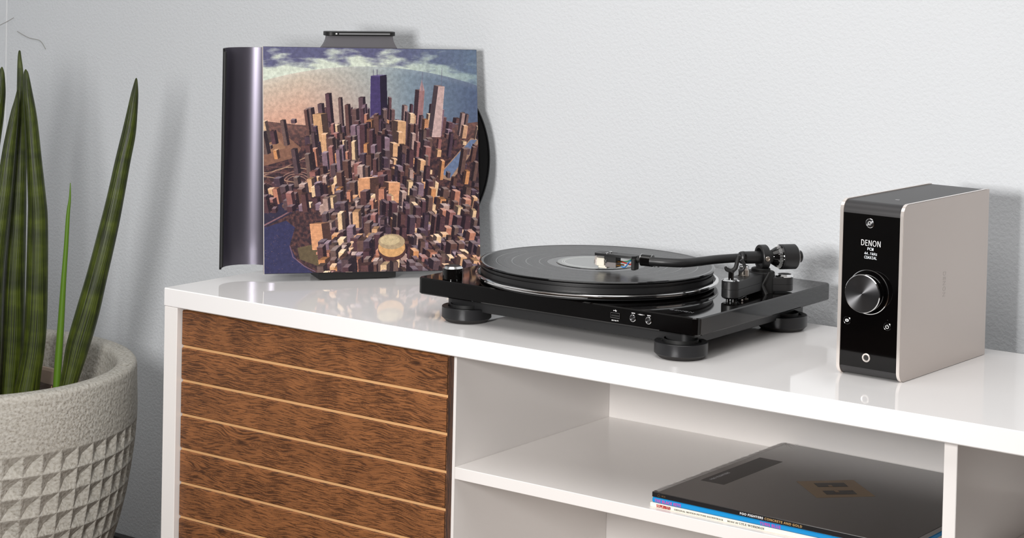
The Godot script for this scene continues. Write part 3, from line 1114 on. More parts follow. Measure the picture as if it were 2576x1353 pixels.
func display() -> void:
	var frame := Transform3D(Basis(Vector3.UP, D_YAW), D_AT)
	var t := thing("sleeve_stand", "dark grey display stand with a curved side panel behind the city sleeve", "display stand", frame)
	var st := mb()
	cbox(st, Vector3(-0.080, 0.0015, -0.054), Vector3(0.034, 0.0115, -0.0045), 0.001)
	obj("base", st, M.stand_edge, t)
	st = mb()
	cbox(st, Vector3(-0.072, 0.0, -0.05), Vector3(0.024, 0.0016, -0.009), 0.0)
	obj("base_pad", st, M.rubber, t)
	# curved panel: an open trough at its left, then flat behind the sleeve
	var path := [Vector2(-0.2115, -0.0480), Vector2(-0.2095, -0.0570), Vector2(-0.2045, -0.0690), Vector2(-0.1965, -0.0790), Vector2(-0.1860, -0.0850), Vector2(-0.1740, -0.0880), Vector2(-0.1620, -0.0870), Vector2(-0.1500, -0.0820), Vector2(-0.1400, -0.0745), Vector2(-0.1310, -0.0705), Vector2(-0.1200, -0.0690), Vector2(-0.080, -0.0690), Vector2(-0.040, -0.0690), Vector2(0.03, -0.0690)]
	var sm := []
	for k in path.size() - 1:
		for s in 4:
			sm.append((path[k] as Vector2).cubic_interpolate(path[k + 1], path[maxi(k - 1, 0)], path[mini(k + 2, path.size() - 1)], s / 4.0))
	sm.append(path[-1])
	var th := 0.0030
	var lo := 0.0125
	var hi := 0.3262
	for face in 2:
		st = mb()
		for k in sm.size() - 1:
			var a: Vector2 = sm[k]
			var b: Vector2 = sm[k + 1]
			var da: Vector2 = (sm[mini(k + 1, sm.size() - 1)] - sm[maxi(k - 1, 0)]).normalized()
			var db: Vector2 = (sm[mini(k + 2, sm.size() - 1)] - sm[k]).normalized()
			var na := Vector3(-da.y, 0, da.x)
			var nb := Vector3(-db.y, 0, db.x)
			var off := 0.0 if face == 0 else -th
			var sg := 1.0 if face == 0 else -1.0
			var cut := 0.004 if k == 0 else 0.0
			var A := Vector3(a.x, lo, a.y) + na * off + Vector3(0, cut, 0)
			var B := Vector3(b.x, lo, b.y) + nb * off
			var C := Vector3(b.x, hi, b.y) + nb * off
			var E := Vector3(a.x, hi, a.y) + na * off - Vector3(0, cut, 0)
			tri(st, A, B, C, na * sg, nb * sg, nb * sg)
			tri(st, A, C, E, na * sg, nb * sg, na * sg)
			if face == 1:
				quad(st, E, C, C + nb * th, E + na * th, Vector3.UP)
				quad(st, A, B, B + nb * th, A + na * th, Vector3.DOWN)
				if k == 0:
					quad(st, A, E, E + na * th, A + na * th, Vector3(-da.x, 0, -da.y))
				if k == sm.size() - 2:
					quad(st, B, C, C + nb * th, B + nb * th, Vector3(db.x, 0, db.y))
		obj("curved_panel" if face == 0 else "panel_back", st, M.stand if face == 0 else M.stand_edge, t)
	# rounded black beading along the free edge of the panel
	st = mb()
	tube(st, [Vector3(-0.2118, 0.0165, -0.0470), Vector3(-0.2118, 0.3222, -0.0470)], [0.0026, 0.0026], 10)
	obj("edge_bead", st, M.stand_edge, t, "black rounded edge")
	st = mb()
	cbox(st, Vector3(-0.05, 0.0115, -0.0660), Vector3(0.036, 0.02, -0.045), 0.001)
	cbox(st, Vector3(-0.05, 0.0195, -0.0845), Vector3(0.036, 0.30, -0.0725), 0.001)
	cbox(st, Vector3(-0.05, 0.0195, -0.0728), Vector3(0.036, 0.05, -0.0600), 0.001)
	obj("spine", st, M.stand_edge, t)
	# neck that flares into the spine and the tray on top of it
	var prof := PackedVector2Array()
	for i in 9:
		var a := i / 8.0
		prof.append(Vector2(-0.0700 + 0.0135 * sin(a * PI / 2.0), 0.320 + 0.024 * a))
	for i in 9:
		var a := 1.0 - i / 8.0
		prof.append(Vector2(0.0540 - 0.0115 * sin(a * PI / 2.0), 0.320 + 0.024 * a))
	prof.append(Vector2(0.0540, 0.296))
	prof.append(Vector2(-0.0700, 0.296))
	st = mb()
	prism(st, prof, 0.010, Transform3D(Basis(), Vector3(0, 0, -0.0840)))
	obj("neck", st, M.stand_neck, t, "grey flared neck")
	var tr := rrect(-0.0585, 0.0470, -0.0980, -0.0700, 0.010)
	st = mb()
	loft(st, tr, [Vector2(-0.0006, 0.3440), Vector2(0.0, 0.3446), Vector2(0.0, 0.3494), Vector2(-0.0006, 0.3500)])
	obj("tray", st, M.stand_edge, t, "black rounded tray on top")
	st = mb()
	cbox(st, Vector3(-0.0400, 0.3461, -0.0705), Vector3(0.0370, 0.3479, -0.0696), 0.0003)
	obj("tray_inlay", st, M.ink_grey, t, "thin grey inlay")
	st = mb()
	cbox(st, Vector3(-0.0452, 0.3461, -0.0705), Vector3(-0.0425, 0.3481, -0.0694), 0.0003)
	obj("tray_light", st, M.ink_white, t, "small white mark")
	# the sleeve leans back against the stand
	var S := 0.3211
	var lean := Basis(Vector3.UP, D_YAW) * Basis(Vector3.RIGHT, -0.1582) * Basis(Vector3.BACK, -0.0111)
	var c0 := Vector3(0.168, 0.01075, -0.25245)
	var sl := thing("record_sleeve", "record sleeve printed with a dusk aerial city picture leaning on the display stand", "record sleeve", Transform3D(lean, c0))
	st = mb()
	var h := S / 2
	cbox(st, Vector3(-h, 0.0, -0.0044), Vector3(h, S, -0.0002), 0.0006)
	obj("jacket", st, M.jacket, sl)
	st = mb()
	quad(st, Vector3(-h + 0.0007, 0.0007, 0.0), Vector3(h - 0.0004, 0.0007, 0.0), Vector3(h - 0.0004, S - 0.0004, 0.0), Vector3(-h + 0.0007, S - 0.0004, 0.0), Vector3(0, 0, 1), Vector2(0, 1), Vector2(1, 1), Vector2(1, 0), Vector2(0, 0))
	obj("cover_print", st, M.cover, sl, "printed picture of a city from the air")
	st = mb()
	cbox(st, Vector3(-h - 0.0002, -0.0004, -0.0010), Vector3(-h + 0.0007, S, 0.0003), 0.0002)
	obj("spine_highlight", st, M.fold_highlight, sl, "pale strip painted as the highlight along the fold")  # highlight along the sleeve fold, put into a pale strip
	# the record slipping out at its right
	var rc := thing("vinyl_record", "black vinyl record sliding out of the right side of the city sleeve", "record", Transform3D(lean * Basis(Vector3.RIGHT, PI / 2), c0 + lean * Vector3(0.0300, 0.1650, -0.0064)))
	st = mb()
	lathe(st, [Vector2(0.0036, -0.0007), Vector2(0.149, -0.0007), Vector2(0.1505, 0.0), Vector2(0.149, 0.0007), Vector2(0.146, 0.0005), Vector2(0.0036, 0.0005)], 128)
	obj("disc", st, M.vinyl, rc)
	st = mb()
	lathe(st, [Vector2(0.0036, 0.00055), Vector2(0.05, 0.00055), Vector2(0.05, 0.0007), Vector2(0.0036, 0.0007)], 64)
	obj("label_disc", st, M.label, rc)

# ------------------------------------------------------------------ records on the shelf
func shelf_records() -> void:
	var y := -0.1690
	var white := thing("record_sleeve", "cream record sleeve with black serif spine lettering at the bottom of the stack", "record sleeve", Transform3D(Basis(Vector3.UP, -0.008), Vector3(0.7608, y, -0.0345)), "record sleeves stacked on the console shelf")
	var st := mb()
	cbox(st, Vector3(0, 0, -0.315), Vector3(0.315, 0.0052, 0), 0.0008)
	obj("jacket", st, M.lp_white, white)
	var face := Transform3D(Basis(), Vector3.ZERO)
	var on := func(x: float, yy: float) -> Transform3D:
		return Transform3D(Basis(), Vector3(x, yy, 0.00003))
	text("lettering", "SUPERBAD", "Droid Serif", true, 0.0190, 0.0036, M.ink, white, Transform3D(Basis(), Vector3(0.0092, 0.0007, 0.00002)), 0.0001)
	text("lettering", "SUPERBAD", "Droid Serif", true, 0.0184, 0.0033, M.red, white, Transform3D(Basis(), Vector3(0.0090, 0.0010, 0.00014)), 0.0001)
	text("lettering", "ORIGINAL MOTION PICTURE SOUNDTRACK", "Droid Serif", true, 0.0645, 0.00185, M.ink, white, on.call(0.0330, 0.0016))
	text("lettering", "MUSIC BY", "Droid Serif", true, 0.0145, 0.00180, M.ink, white, on.call(0.1028, 0.0016))
	text("lettering", "LYLE WORKMAN", "Droid Serif", true, 0.0317, 0.00245, M.ink, white, on.call(0.1183, 0.0015))
	var blue := thing("record_sleeve", "bright blue record sleeve with pink spine lettering in the middle of the stack", "record sleeve", Transform3D(Basis(Vector3.UP, -0.012), Vector3(0.7628, y + 0.0054, -0.0355)), "record sleeves stacked on the console shelf")
	st = mb()
	cbox(st, Vector3(0, 0, -0.315), Vector3(0.315, 0.0060, 0), 0.0012)
	obj("jacket", st, M.lp_blue, blue)
	text("lettering", "THE BLACK KEYS", "Droid Sans", true, 0.0353, 0.0036, M.magenta, blue, on.call(0.0040, 0.0010))
	text("lettering", "TURN BLUE", "Droid Sans", true, 0.0262, 0.0036, M.magenta, blue, on.call(0.1420, 0.0010))
	var bl := thing("record_sleeve", "black shrink wrapped record sleeve with a faded gold diamond emblem on top", "record sleeve", Transform3D(Basis(Vector3.UP, -0.020), Vector3(0.7628, y + 0.0116, -0.0355)), "record sleeves stacked on the console shelf")
	st = mb()
	cbox(st, Vector3(0, 0, -0.315), Vector3(0.315, 0.0062, 0), 0.0006)
	obj("jacket", st, M.lp_black, bl)
	st = mb()
	cbox(st, Vector3(0.0006, 0.0006, 0.0), Vector3(0.3144, 0.0056, 0.00012), 0.0)
	obj("spine", st, M.lp_spine, bl)
	text("lettering", "FOO FIGHTERS", "Droid Sans", true, 0.0296, 0.0026, M.ink_white, bl, Transform3D(Basis(), Vector3(0.1170, 0.0018, 0.00014)))
	text("lettering", "CONCRETE AND GOLD", "Droid Sans", true, 0.0468, 0.0026, M.gold, bl, Transform3D(Basis(), Vector3(0.1485, 0.0018, 0.00014)))
	text("lettering", "RCA", "Droid Sans", true, 0.0050, 0.0016, M.gold_dim, bl, Transform3D(Basis(), Vector3(0.0135, 0.0022, 0.00014)))
	st = mb()
	lathe(st, [Vector2(0.0016, 0.0), Vector2(0.0016, 0.0002), Vector2(0.0013, 0.0002), Vector2(0.0013, 0.0)], 24, Transform3D(Basis(Vector3.RIGHT, PI / 2), Vector3(0.0095, 0.0030, 0.00014)))
	obj("ring_mark", st, M.gold_dim, bl)
	# flat prints on its top: gold diamond, its dark letters, and the grey sticker
	var flat := func(poly: Array, hgt: float, m: Material, called: String, lab: String) -> void:
		var s2 := mb()
		var pk := PackedVector2Array()
		for q in poly:
			pk.append(Vector2(q.x, -q.y))
		prism(s2, pk, 0.00008, Transform3D(Basis(Vector3.RIGHT, -PI / 2), Vector3(0, 0.0062 + hgt, 0)))
		obj(called, s2, m, bl, lab)
	var ec := Vector2(0.155, -0.158)
	var ea := Vector2(-0.0505, 0.0020)   # left point
	var eb := Vector2(0.0020, 0.0505)    # near point
	flat.call([ec + ea, ec - eb, ec - ea, ec + eb], 0.0, M.gold_dim, "emblem", "faded gold diamond")
	for s in [-1.0, 1.0]:
		var cx = ec + Vector2(1, 1).normalized() * 0.0165 * s + Vector2(0.0, 0.0)
		var u := Vector2(1, 1).normalized() * 0.0085
		var w := Vector2(1, -1).normalized() * 0.0185
		flat.call([cx - u - w, cx + u - w, cx + u + w, cx - u + w], 0.00012, M.sticker, "emblem_letter", "dark letter block in the diamond")
		var n1 = cx - u * s
		flat.call([n1 - w * 0.25, n1 + u * s * 0.9 - w * 0.25, n1 + u * s * 0.9, n1], 0.00024, M.gold_dim, "emblem_letter", "")
	flat.call([Vector2(0.0165, -0.0820), Vector2(0.0478, -0.0830), Vector2(0.0478, -0.2270), Vector2(0.0165, -0.2260)], 0.0, M.sticker, "sticker", "dark grey paper sticker")
	text("lettering", "FOO FIGHTERS", "Droid Sans", true, 0.0440, 0.0042, M.ink_grey, bl, Transform3D(Basis(Vector3(0, 0, -1), Vector3(-1, 0, 0), Vector3(0, 1, 0)), Vector3(0.0265, 0.00632, -0.0920)), 0.00008)
	# crumpled film along the left seam and at the far corner
	var rng := RandomNumberGenerator.new()
	rng.seed = 8
	st = mb()
	var prev := []
	for i in 61:
		var z := -0.004 - 0.307 * i / 60.0
		var wob := rng.randf_range(-1.0, 1.0)
		var row := [Vector3(-0.0004, 0.0050, z), Vector3(0.0005, 0.0069 + 0.0004 * wob, z), Vector3(0.0035, 0.0068 + 0.0008 * rng.randf(), z), Vector3(0.0070, 0.00635, z)]
		if i > 0:
			for k in 3:
				facet(st, prev[k], prev[k + 1], row[k + 1], Vector3(-0.2, 1, 0))
				facet(st, prev[k], row[k + 1], row[k], Vector3(-0.2, 1, 0))
		prev = row
	obj("shrink_film", st, M.film, bl, "crumpled clear film seam")
	st = mb()
	for i in 9:
		var a := -0.2 + 0.22 * i
		var p := Vector3(0.004, 0.0066, -0.313)
		var d := Vector3(cos(a), 0, sin(a))
		var q := p + d * rng.randf_range(0.014, 0.026)
		tube(st, [p, Vector3(q.x, 0.0063, q.z)], [0.0004, 0.00015], 5)
		p = Vector3(0.311, 0.0066, -0.004)
		d = Vector3(-cos(a), 0, -sin(a))
		q = p + d * rng.randf_range(0.010, 0.020)
		tube(st, [p, Vector3(q.x, 0.0063, q.z)], [0.0004, 0.00015], 5)
	obj("film_crease", st, M.film, bl, "creases in the clear film at the corners").set_meta("kind", "stuff")

# ------------------------------------------------------------------ turntable
func sub(called: String, parent: Node, label := "") -> Node3D:
	var o := Node3D.new()
	o.name = called
	parent.add_child(o, true)
	if label != "":
		o.set_meta("label", label)
	return o

func rod(st: SurfaceTool, a: Vector3, b: Vector3, r: float, r2 := -1.0, seg := 16) -> void:
	tube(st, [a, b], [r, r2 if r2 >= 0.0 else r], seg)

# turned piece along an axis: profile of (radius, distance)
func turned(st: SurfaceTool, from: Vector3, dir: Vector3, profile: Array, seg := 32) -> void:
	lathe(st, profile, seg, along(from, dir))

func stadium(a: Vector2, b: Vector2, r: float, seg := 12) -> Array:
	var pts := PackedVector2Array()
	var dirs := PackedVector2Array()
	var ang := (b - a).angle()
	for e in 2:
		var c := b if e == 0 else a
		for i in seg + 1:
			var d := Vector2.from_angle(ang - PI / 2 + PI * e + PI * i / seg)
			pts.append(c + d * r)
			dirs.append(d)
	return [pts, dirs]

func turntable() -> void:
	var T := Transform3D(Basis(Vector3.UP, -0.006), Vector3(0.3895, 0, -0.0643))
	var inv := T.affine_inverse()
	var t := thing("turntable", "black gloss turntable with a curved black tonearm on the white console", "turntable", T)
	var st := mb()
	loft(st, rrect(0.0, 0.414, -0.342, 0.0, 0.008, 8), [Vector2(-0.0014, 0.0316), Vector2(0.0, 0.0330), Vector2(0.0, 0.0515), Vector2(-0.0014, 0.0529)])
	obj("plinth", st, M.piano, t)
	st = mb()
	loft(st, rrect(0.030, 0.392, -0.316, -0.020, 0.012, 8), [Vector2(-0.001, 0.0152), Vector2(0.0, 0.0160), Vector2(0.0, 0.0316)])
	obj("sub_base", st, M.black_satin, t)
	for c in [Vector3(0.0590, 0, -0.0285), Vector3(0.3792, 0, -0.0220), Vector3(0.3841, 0, -0.2650), Vector3(0.0590, 0, -0.2800)]:
		var f := sub("foot", t)
		f.position = c
		st = mb()
		lathe(st, [Vector2(0.0311, 0.0050), Vector2(0.0318, 0.0056), Vector2(0.0318, 0.0186), Vector2(0.0312, 0.0193), Vector2(0.0240, 0.0193), Vector2(0.0235, 0.0180), Vector2(0.0, 0.0180)], 64)
		obj("foot_ring", st, M.foot, f)
		st = mb()
		lathe(st, [Vector2(0.0, 0.0), Vector2(0.0255, 0.0), Vector2(0.0268, 0.0010), Vector2(0.0312, 0.0052)], 64)
		obj("foot_pad", st, M.rubber, f)
		st = mb()
		lathe(st, [Vector2(0.0205, 0.0150), Vector2(0.0205, 0.0225)], 40)
		obj("foot_stem", st, M.black_soft, f)
	# platter with its silver rim and mat
	var pc := inv * Vector3(0.5767, 0, -0.1977)
	var pl := sub("platter", t)
	pl.position = pc
	st = mb()
	lathe(st, [Vector2(0.0, 0.0540), Vector2(0.1480, 0.0540), Vector2(0.1498, 0.0550), Vector2(0.1498, 0.0564)], 128)
	lathe(st, [Vector2(0.1512, 0.0590), Vector2(0.1484, 0.0590), Vector2(0.1484, 0.0694), Vector2(0.1460, 0.0698), Vector2(0.1460, 0.0716), Vector2(0.1490, 0.0718), Vector2(0.1490, 0.0740), Vector2(0.0, 0.0740)], 128)
	obj("platter_body", st, M.black_satin, pl)
	st = mb()
	lathe(st, [Vector2(0.1498, 0.0564), Vector2(0.1540, 0.0574), Vector2(0.1550, 0.0584), Vector2(0.1550, 0.0597), Vector2(0.1545, 0.0601), Vector2(0.1553, 0.0605), Vector2(0.1556, 0.0612), Vector2(0.1552, 0.0620), Vector2(0.1530, 0.0630), Vector2(0.1517, 0.0630), Vector2(0.1512, 0.0622), Vector2(0.1512, 0.0590)], 160)
	obj("platter_rim", st, M.chrome, pl, "bright silver rim ring")
	st = mb()
	lathe(st, [Vector2(0.0035, 0.0740), Vector2(0.0035, 0.0800), Vector2(0.0028, 0.0812), Vector2(0.0, 0.0816)], 24)
	obj("spindle", st, M.chrome, pl)
	# speed knob
	var kn := sub("speed_knob", t)
	kn.position = Vector3(0.0431, 0.0529, -0.0181)
	st = mb()
	lathe(st, [Vector2(0.0128, 0.0004), Vector2(0.0129, 0.0006), Vector2(0.0129, 0.0142)], 48)
	obj("knob_body", st, M.black_gloss, kn)
	st = mb()
	lathe(st, [Vector2(0.0129, 0.0142), Vector2(0.0131, 0.0146), Vector2(0.0108, 0.0172), Vector2(0.0106, 0.0172)], 48)
	obj("knob_bevel", st, M.chrome, kn, "bright bevelled edge")
	st = mb()
	lathe(st, [Vector2(0.0106, 0.0172), Vector2(0.0104, 0.0168), Vector2(0.0, 0.0168)], 48)
	obj("knob_top", st, M.black_satin, kn)
	# sockets and buttons along the front edge
	var port := sub("usb_port", t)
	st = mb()
	var w := 0.0006
	for b in [[Vector3(0.2946, 0.0390, -0.002), Vector3(0.3078, 0.0390 + w, 0.0012)], [Vector3(0.2946, 0.0454 - w, -0.002), Vector3(0.3078, 0.0454, 0.0012)], [Vector3(0.2946, 0.0390, -0.002), Vector3(0.2946 + w, 0.0454, 0.0012)], [Vector3(0.3078 - w, 0.0390, -0.002), Vector3(0.3078, 0.0454, 0.0012)]]:
		cbox(st, b[0], b[1], 0.0001)
	obj("port_frame", st, M.chrome, port)
	st = mb()
	cbox(st, Vector3(0.2958, 0.0408, -0.001), Vector3(0.3068, 0.0428, 0.0009), 0.0001)
	obj("port_tongue", st, M.black_soft, port)
	for x in [0.3258, 0.3475]:
		var bt := sub("record_button", t)
		var o := Vector3(x, 0.0421, 0.0)
		st = mb()
		turned(st, o, Vector3(0, 0, 1), [Vector2(0.0043, -0.001), Vector2(0.0043, 0.0012), Vector2(0.0037, 0.0016), Vector2(0.0036, 0.0008), Vector2(0.0036, -0.001)], 32)
		obj("button_ring", st, M.chrome, bt)
		st = mb()
		turned(st, o, Vector3(0, 0, 1), [Vector2(0.0036, 0.0008), Vector2(0.0018, 0.00084), Vector2(0.0, 0.00084)], 32)
		obj("button_face", st, M.alu_dark, bt)
	var fz := 0.00004
	text("lettering", "5V/1A", "Droid Sans", true, 0.0066, 0.0014, M.ink_white, t, Transform3D(Basis(), Vector3(0.2958, 0.0352, fz)))
	st = mb()
	cbox(st, Vector3(0.3030, 0.0363, 0.0), Vector3(0.3054, 0.0366, 0.00012), 0.0)
	for k in 3:
		cbox(st, Vector3(0.3030 + k * 0.0009, 0.0355, 0.0), Vector3(0.3036 + k * 0.0009, 0.0358, 0.00012), 0.0)
	obj("current_mark", st, M.ink_white, t)
	text("lettering", "MP3", "Droid Sans", true, 0.0046, 0.0013, M.ink_white, t, Transform3D(Basis(), Vector3(0.3236, 0.0474, fz)))
	text("lettering", "REC", "Droid Sans", true, 0.0050, 0.0013, M.ink_white, t, Transform3D(Basis(), Vector3(0.3342, 0.0470, fz)))
	text("lettering", "WAV", "Droid Sans", true, 0.0048, 0.0013, M.ink_white, t, Transform3D(Basis(), Vector3(0.3452, 0.0472, fz)))
	st = mb()
	cbox(st, Vector3(0.3322, 0.0475, 0.0), Vector3(0.3336, 0.0478, 0.00012), 0.0)
	cbox(st, Vector3(0.3398, 0.0475, 0.0), Vector3(0.3412, 0.0478, 0.00012), 0.0)
	obj("dash_marks", st, M.ink_white, t)
	# usb trident mark
	st = mb()
	rod(st, Vector3(0.2986, 0.0478, fz), Vector3(0.3022, 0.0478, fz), 0.00018, -1.0, 6)
	rod(st, Vector3(0.2996, 0.0478, fz), Vector3(0.3008, 0.0486, fz), 0.00018, -1.0, 6)
	rod(st, Vector3(0.3002, 0.0478, fz), Vector3(0.3014, 0.0470, fz), 0.00018, -1.0, 6)
	rod(st, Vector3(0.2984, 0.0478, 0.0), Vector3(0.2984, 0.0478, 0.0002), 0.00055, -1.0, 12)
	rod(st, Vector3(0.3010, 0.0486, 0.0), Vector3(0.3010, 0.0486, 0.0002), 0.0004, -1.0, 12)
	cbox(st, Vector3(0.3012, 0.0466, 0.0), Vector3(0.3019, 0.0473, 0.0002), 0.0)
	facet(st, Vector3(0.3020, 0.0483, 0.0002), Vector3(0.3020, 0.0473, 0.0002), Vector3(0.3030, 0.0478, 0.0002), Vector3(0, 0, 1))
	obj("usb_mark", st, M.ink_white, t)
	text("lettering", "DENON", "Droid Sans", false, 0.0310, 0.0046, M.ink_faint, t, Transform3D(Basis(Vector3(1, 0, 0), Vector3(0, 0, -1), Vector3(0, 1, 0)), Vector3(0.3590, 0.05295, -0.0275)))
	tonearm_base(t, inv)
	tonearm(t, inv)
	# the record lying on the platter
	var rc := thing("vinyl_record", "black vinyl record with a grey label lying on the turntable platter", "record", Transform3D(Basis(), Vector3(0.5767, 0.0740, -0.1977)))
	st = mb()
	lathe(st, [Vector2(0.0037, 0.0006), Vector2(0.1470, 0.0006), Vector2(0.1500, 0.0012), Vector2(0.1506, 0.0020), Vector2(0.1500, 0.0030), Vector2(0.1482, 0.0033), Vector2(0.1462, 0.0030), Vector2(0.1450, 0.0028), Vector2(0.1292, 0.0028), Vector2(0.1288, 0.00272), Vector2(0.1282, 0.00272), Vector2(0.1278, 0.0028), Vector2(0.1092, 0.0028), Vector2(0.1088, 0.00272), Vector2(0.1082, 0.00272), Vector2(0.1078, 0.0028), Vector2(0.0912, 0.0028), Vector2(0.0908, 0.00272), Vector2(0.0902, 0.00272), Vector2(0.0898, 0.0028), Vector2(0.0742, 0.0028), Vector2(0.0738, 0.00272), Vector2(0.0732, 0.00272), Vector2(0.0728, 0.0028), Vector2(0.0632, 0.0028), Vector2(0.0628, 0.0026), Vector2(0.0520, 0.0026), Vector2(0.0516, 0.0031), Vector2(0.0502, 0.0032), Vector2(0.0037, 0.0032)], 160)
	obj("disc", st, M.vinyl, rc)
	st = mb()
	lathe(st, [Vector2(0.0500, 0.0032), Vector2(0.0500, 0.0034), Vector2(0.0037, 0.0034)], 96)
	obj("label_disc", st, M.label, rc, "pale grey paper label")
	st = mb()
	for r in [0.0446, 0.0420]:
		lathe(st, [Vector2(r, 0.00342), Vector2(r, 0.00348), Vector2(r - 0.0009, 0.00348), Vector2(r - 0.0009, 0.00342)], 64)
	obj("label_rings", st, M.label_print, rc, "grey printed rings on the label")

func tonearm_base(t: Node3D, inv: Transform3D) -> void:
	var L := func(x: float, y: float, z: float) -> Vector3:
		return inv * Vector3(x, y, z)
	var flat := func(x: float, z: float) -> Vector2:
		var q := inv * Vector3(x, 0, z)
		return Vector2(q.x, q.z)
	var b := sub("tonearm_base", t)
	var A: Vector2 = flat.call(0.772, -0.196)
	var P: Vector2 = flat.call(0.7665, -0.2830)
	var C: Vector2 = flat.call(0.7900, -0.3020)
	var st := mb()
	loft(st, stadium(P, A, 0.0113), [Vector2(-0.0008, 0.0572), Vector2(0.0, 0.0580), Vector2(0.0, 0.0674), Vector2(-0.0003, 0.0676), Vector2(0.0, 0.0678), Vector2(0.0, 0.0770), Vector2(-0.0008, 0.0778)])
	obj("rest_lobe", st, M.black_satin, b)
	st = mb()
	loft(st, stadium(P, C, 0.0108), [Vector2(-0.0008, 0.0545), Vector2(0.0, 0.0552), Vector2(0.0, 0.0630), Vector2(-0.0003, 0.0632), Vector2(0.0, 0.0634), Vector2(0.0, 0.0712), Vector2(-0.0008, 0.0720)])
	obj("dial_lobe", st, M.black_satin, b)
	st = mb()
	loft(st, circle(0.0175, 40), [Vector2(0.0, 0.0529), Vector2(0.0, 0.0775), Vector2(-0.0010, 0.0785)], false, true, Transform3D(Basis(), Vector3(P.x, 0, P.y)))
	loft(st, circle(0.0120, 32), [Vector2(0.0, 0.0780), Vector2(0.0, 0.0815), Vector2(-0.0010, 0.0825)], false, true, Transform3D(Basis(), Vector3(P.x, 0, P.y)))
	obj("pillar", st, M.black_soft, b)
	# anti skating dial with a bright bevel
	st = mb()
	lathe(st, [Vector2(0.0113, 0.0720), Vector2(0.0115, 0.0730), Vector2(0.0092, 0.0752), Vector2(0.0088, 0.0752), Vector2(0.0086, 0.0746), Vector2(0.0, 0.0746)], 40, Transform3D(Basis(), Vector3(C.x, 0, C.y)))
	obj("dial_cap", st, M.chrome, b, "bright bevelled dial cap")
	st = mb()
	lathe(st, [Vector2(0.0084, 0.07465), Vector2(0.0084, 0.0750), Vector2(0.0, 0.0750)], 40, Transform3D(Basis(), Vector3(C.x, 0, C.y)))
	obj("dial_top", st, M.black_soft, b)
	# post with bright washers, and the hook of the arm rest on it
	for s in [[0.0778, 0.0794, 0.0113, 0.0088], [0.0558, 0.0572, 0.0092, 0.0113]]:
		st = mb()
		lathe(st, [Vector2(0.0, s[0]), Vector2(s[2], s[0]), Vector2(s[3], s[1]), Vector2(0.0, s[1])], 36, Transform3D(Basis(), Vector3(A.x, 0, A.y)))
		obj("washer", st, M.chrome, b)
	st = mb()
	rod(st, Vector3(A.x - 0.0028, 0.0529, A.y + 0.002), Vector3(A.x - 0.0028, 0.0560, A.y + 0.002), 0.0022)
	rod(st, Vector3(A.x + 0.0030, 0.0529, A.y - 0.002), Vector3(A.x + 0.0030, 0.0560, A.y - 0.002), 0.0030)
	obj("post_leg", st, M.black_gloss, b).set_meta("kind", "stuff")
	st = mb()
	rod(st, Vector3(A.x, 0.0790, A.y), Vector3(A.x, 0.0885, A.y), 0.0034)
	obj("post", st, M.black_gloss, b)
	var side := (inv.basis * Vector3(0.80, 0, -0.60)).normalized()
	var up := Vector3.UP
	var o := Vector3(A.x, 0.0, A.y)
	st = mb()
	var hook := [o + side * -0.0072 + up * 0.0945, o + side * -0.0060 + up * 0.0918, o + side * -0.0030 + up * 0.0900, o + side * 0.0010 + up * 0.0896, o + side * 0.0048 + up * 0.0925, o + side * 0.0062 + up * 0.0965, o + side * 0.0070 + up * 0.1010, o + side * 0.0086 + up * 0.1085]
	var hc := curve_points(hook, 0.0012)
	var hr := []
	for i in hc.size():
		hr.append(lerpf(0.0012, 0.0027, minf(1.0, i / 5.0)) if i < 5 else 0.0027)
	tube(st, hc, hr, 12)
	cbox(st, Vector3(-0.0028, 0.0872, -0.0030), Vector3(0.0036, 0.0908, 0.0030), 0.0008, Transform3D(Basis(), o))
	obj("arm_rest", st, M.black_soft, b)
	st = mb()
	var lift := [o + side * 0.0115 + up * 0.1030, o + side * 0.0150 + up * 0.0990, o + side * 0.0158 + up * 0.0945, o + side * 0.0135 + up * 0.0905, o + side * 0.0090 + up * 0.0895]
	var lc := curve_points(lift, 0.0012)
	tube(st, lc, _same(lc.size(), 0.0021), 10)
	obj("rest_latch", st, M.black_satin, b)
	# lifter: nickel sleeve with a clear ridged cap
	var lf: Vector3 = L.call(0.7680, 0.0, -0.2360)
	st = mb()
	lathe(st, [Vector2(0.0072, 0.0778), Vector2(0.0072, 0.0796), Vector2(0.0066, 0.0798), Vector2(0.0066, 0.0858), Vector2(0.0060, 0.0862), Vector2(0.0, 0.0862)], 36, Transform3D(Basis(), Vector3(lf.x, 0, lf.z)))
	obj("lifter_sleeve", st, M.steel, b)
	st = mb()
	lathe(st, [Vector2(0.0, 0.0550), Vector2(0.0066, 0.0550), Vector2(0.0066, 0.0575)], 36, Transform3D(Basis(), Vector3(lf.x, 0, lf.z)))
	obj("lifter_foot", st, M.steel, b)
	st = mb()
	lathe(st, [Vector2(0.0058, 0.0862), Vector2(0.0060, 0.0895), Vector2(0.0052, 0.0908), Vector2(0.0, 0.0908)], 12, Transform3D(Basis(), Vector3(lf.x, 0, lf.z)))
	obj("lifter_cap", st, M.chrome, b, "bright ridged lifter cap")
	st = mb()
	var lv: Vector3 = L.call(0.7700, 0.0545, -0.2360)
	rod(st, lv, L.call(0.7760, 0.0540, -0.2060), 0.0011)
	rod(st, L.call(0.7760, 0.0540, -0.2060), L.call(0.7860, 0.0545, -0.2000), 0.0013)
	obj("lifter_lever", st, M.chrome, b)
	# thin thread rod beside the pillar
	st = mb()
	rod(st, L.call(0.7835, 0.0800, -0.2740), L.call(0.7790, 0.0640, -0.2640), 0.0014)
	rod(st, L.call(0.7790, 0.0640, -0.2640), L.call(0.7840, 0.0530, -0.2660), 0.0018, 0.0024)
	obj("signal_lead", st, M.black_soft, b)

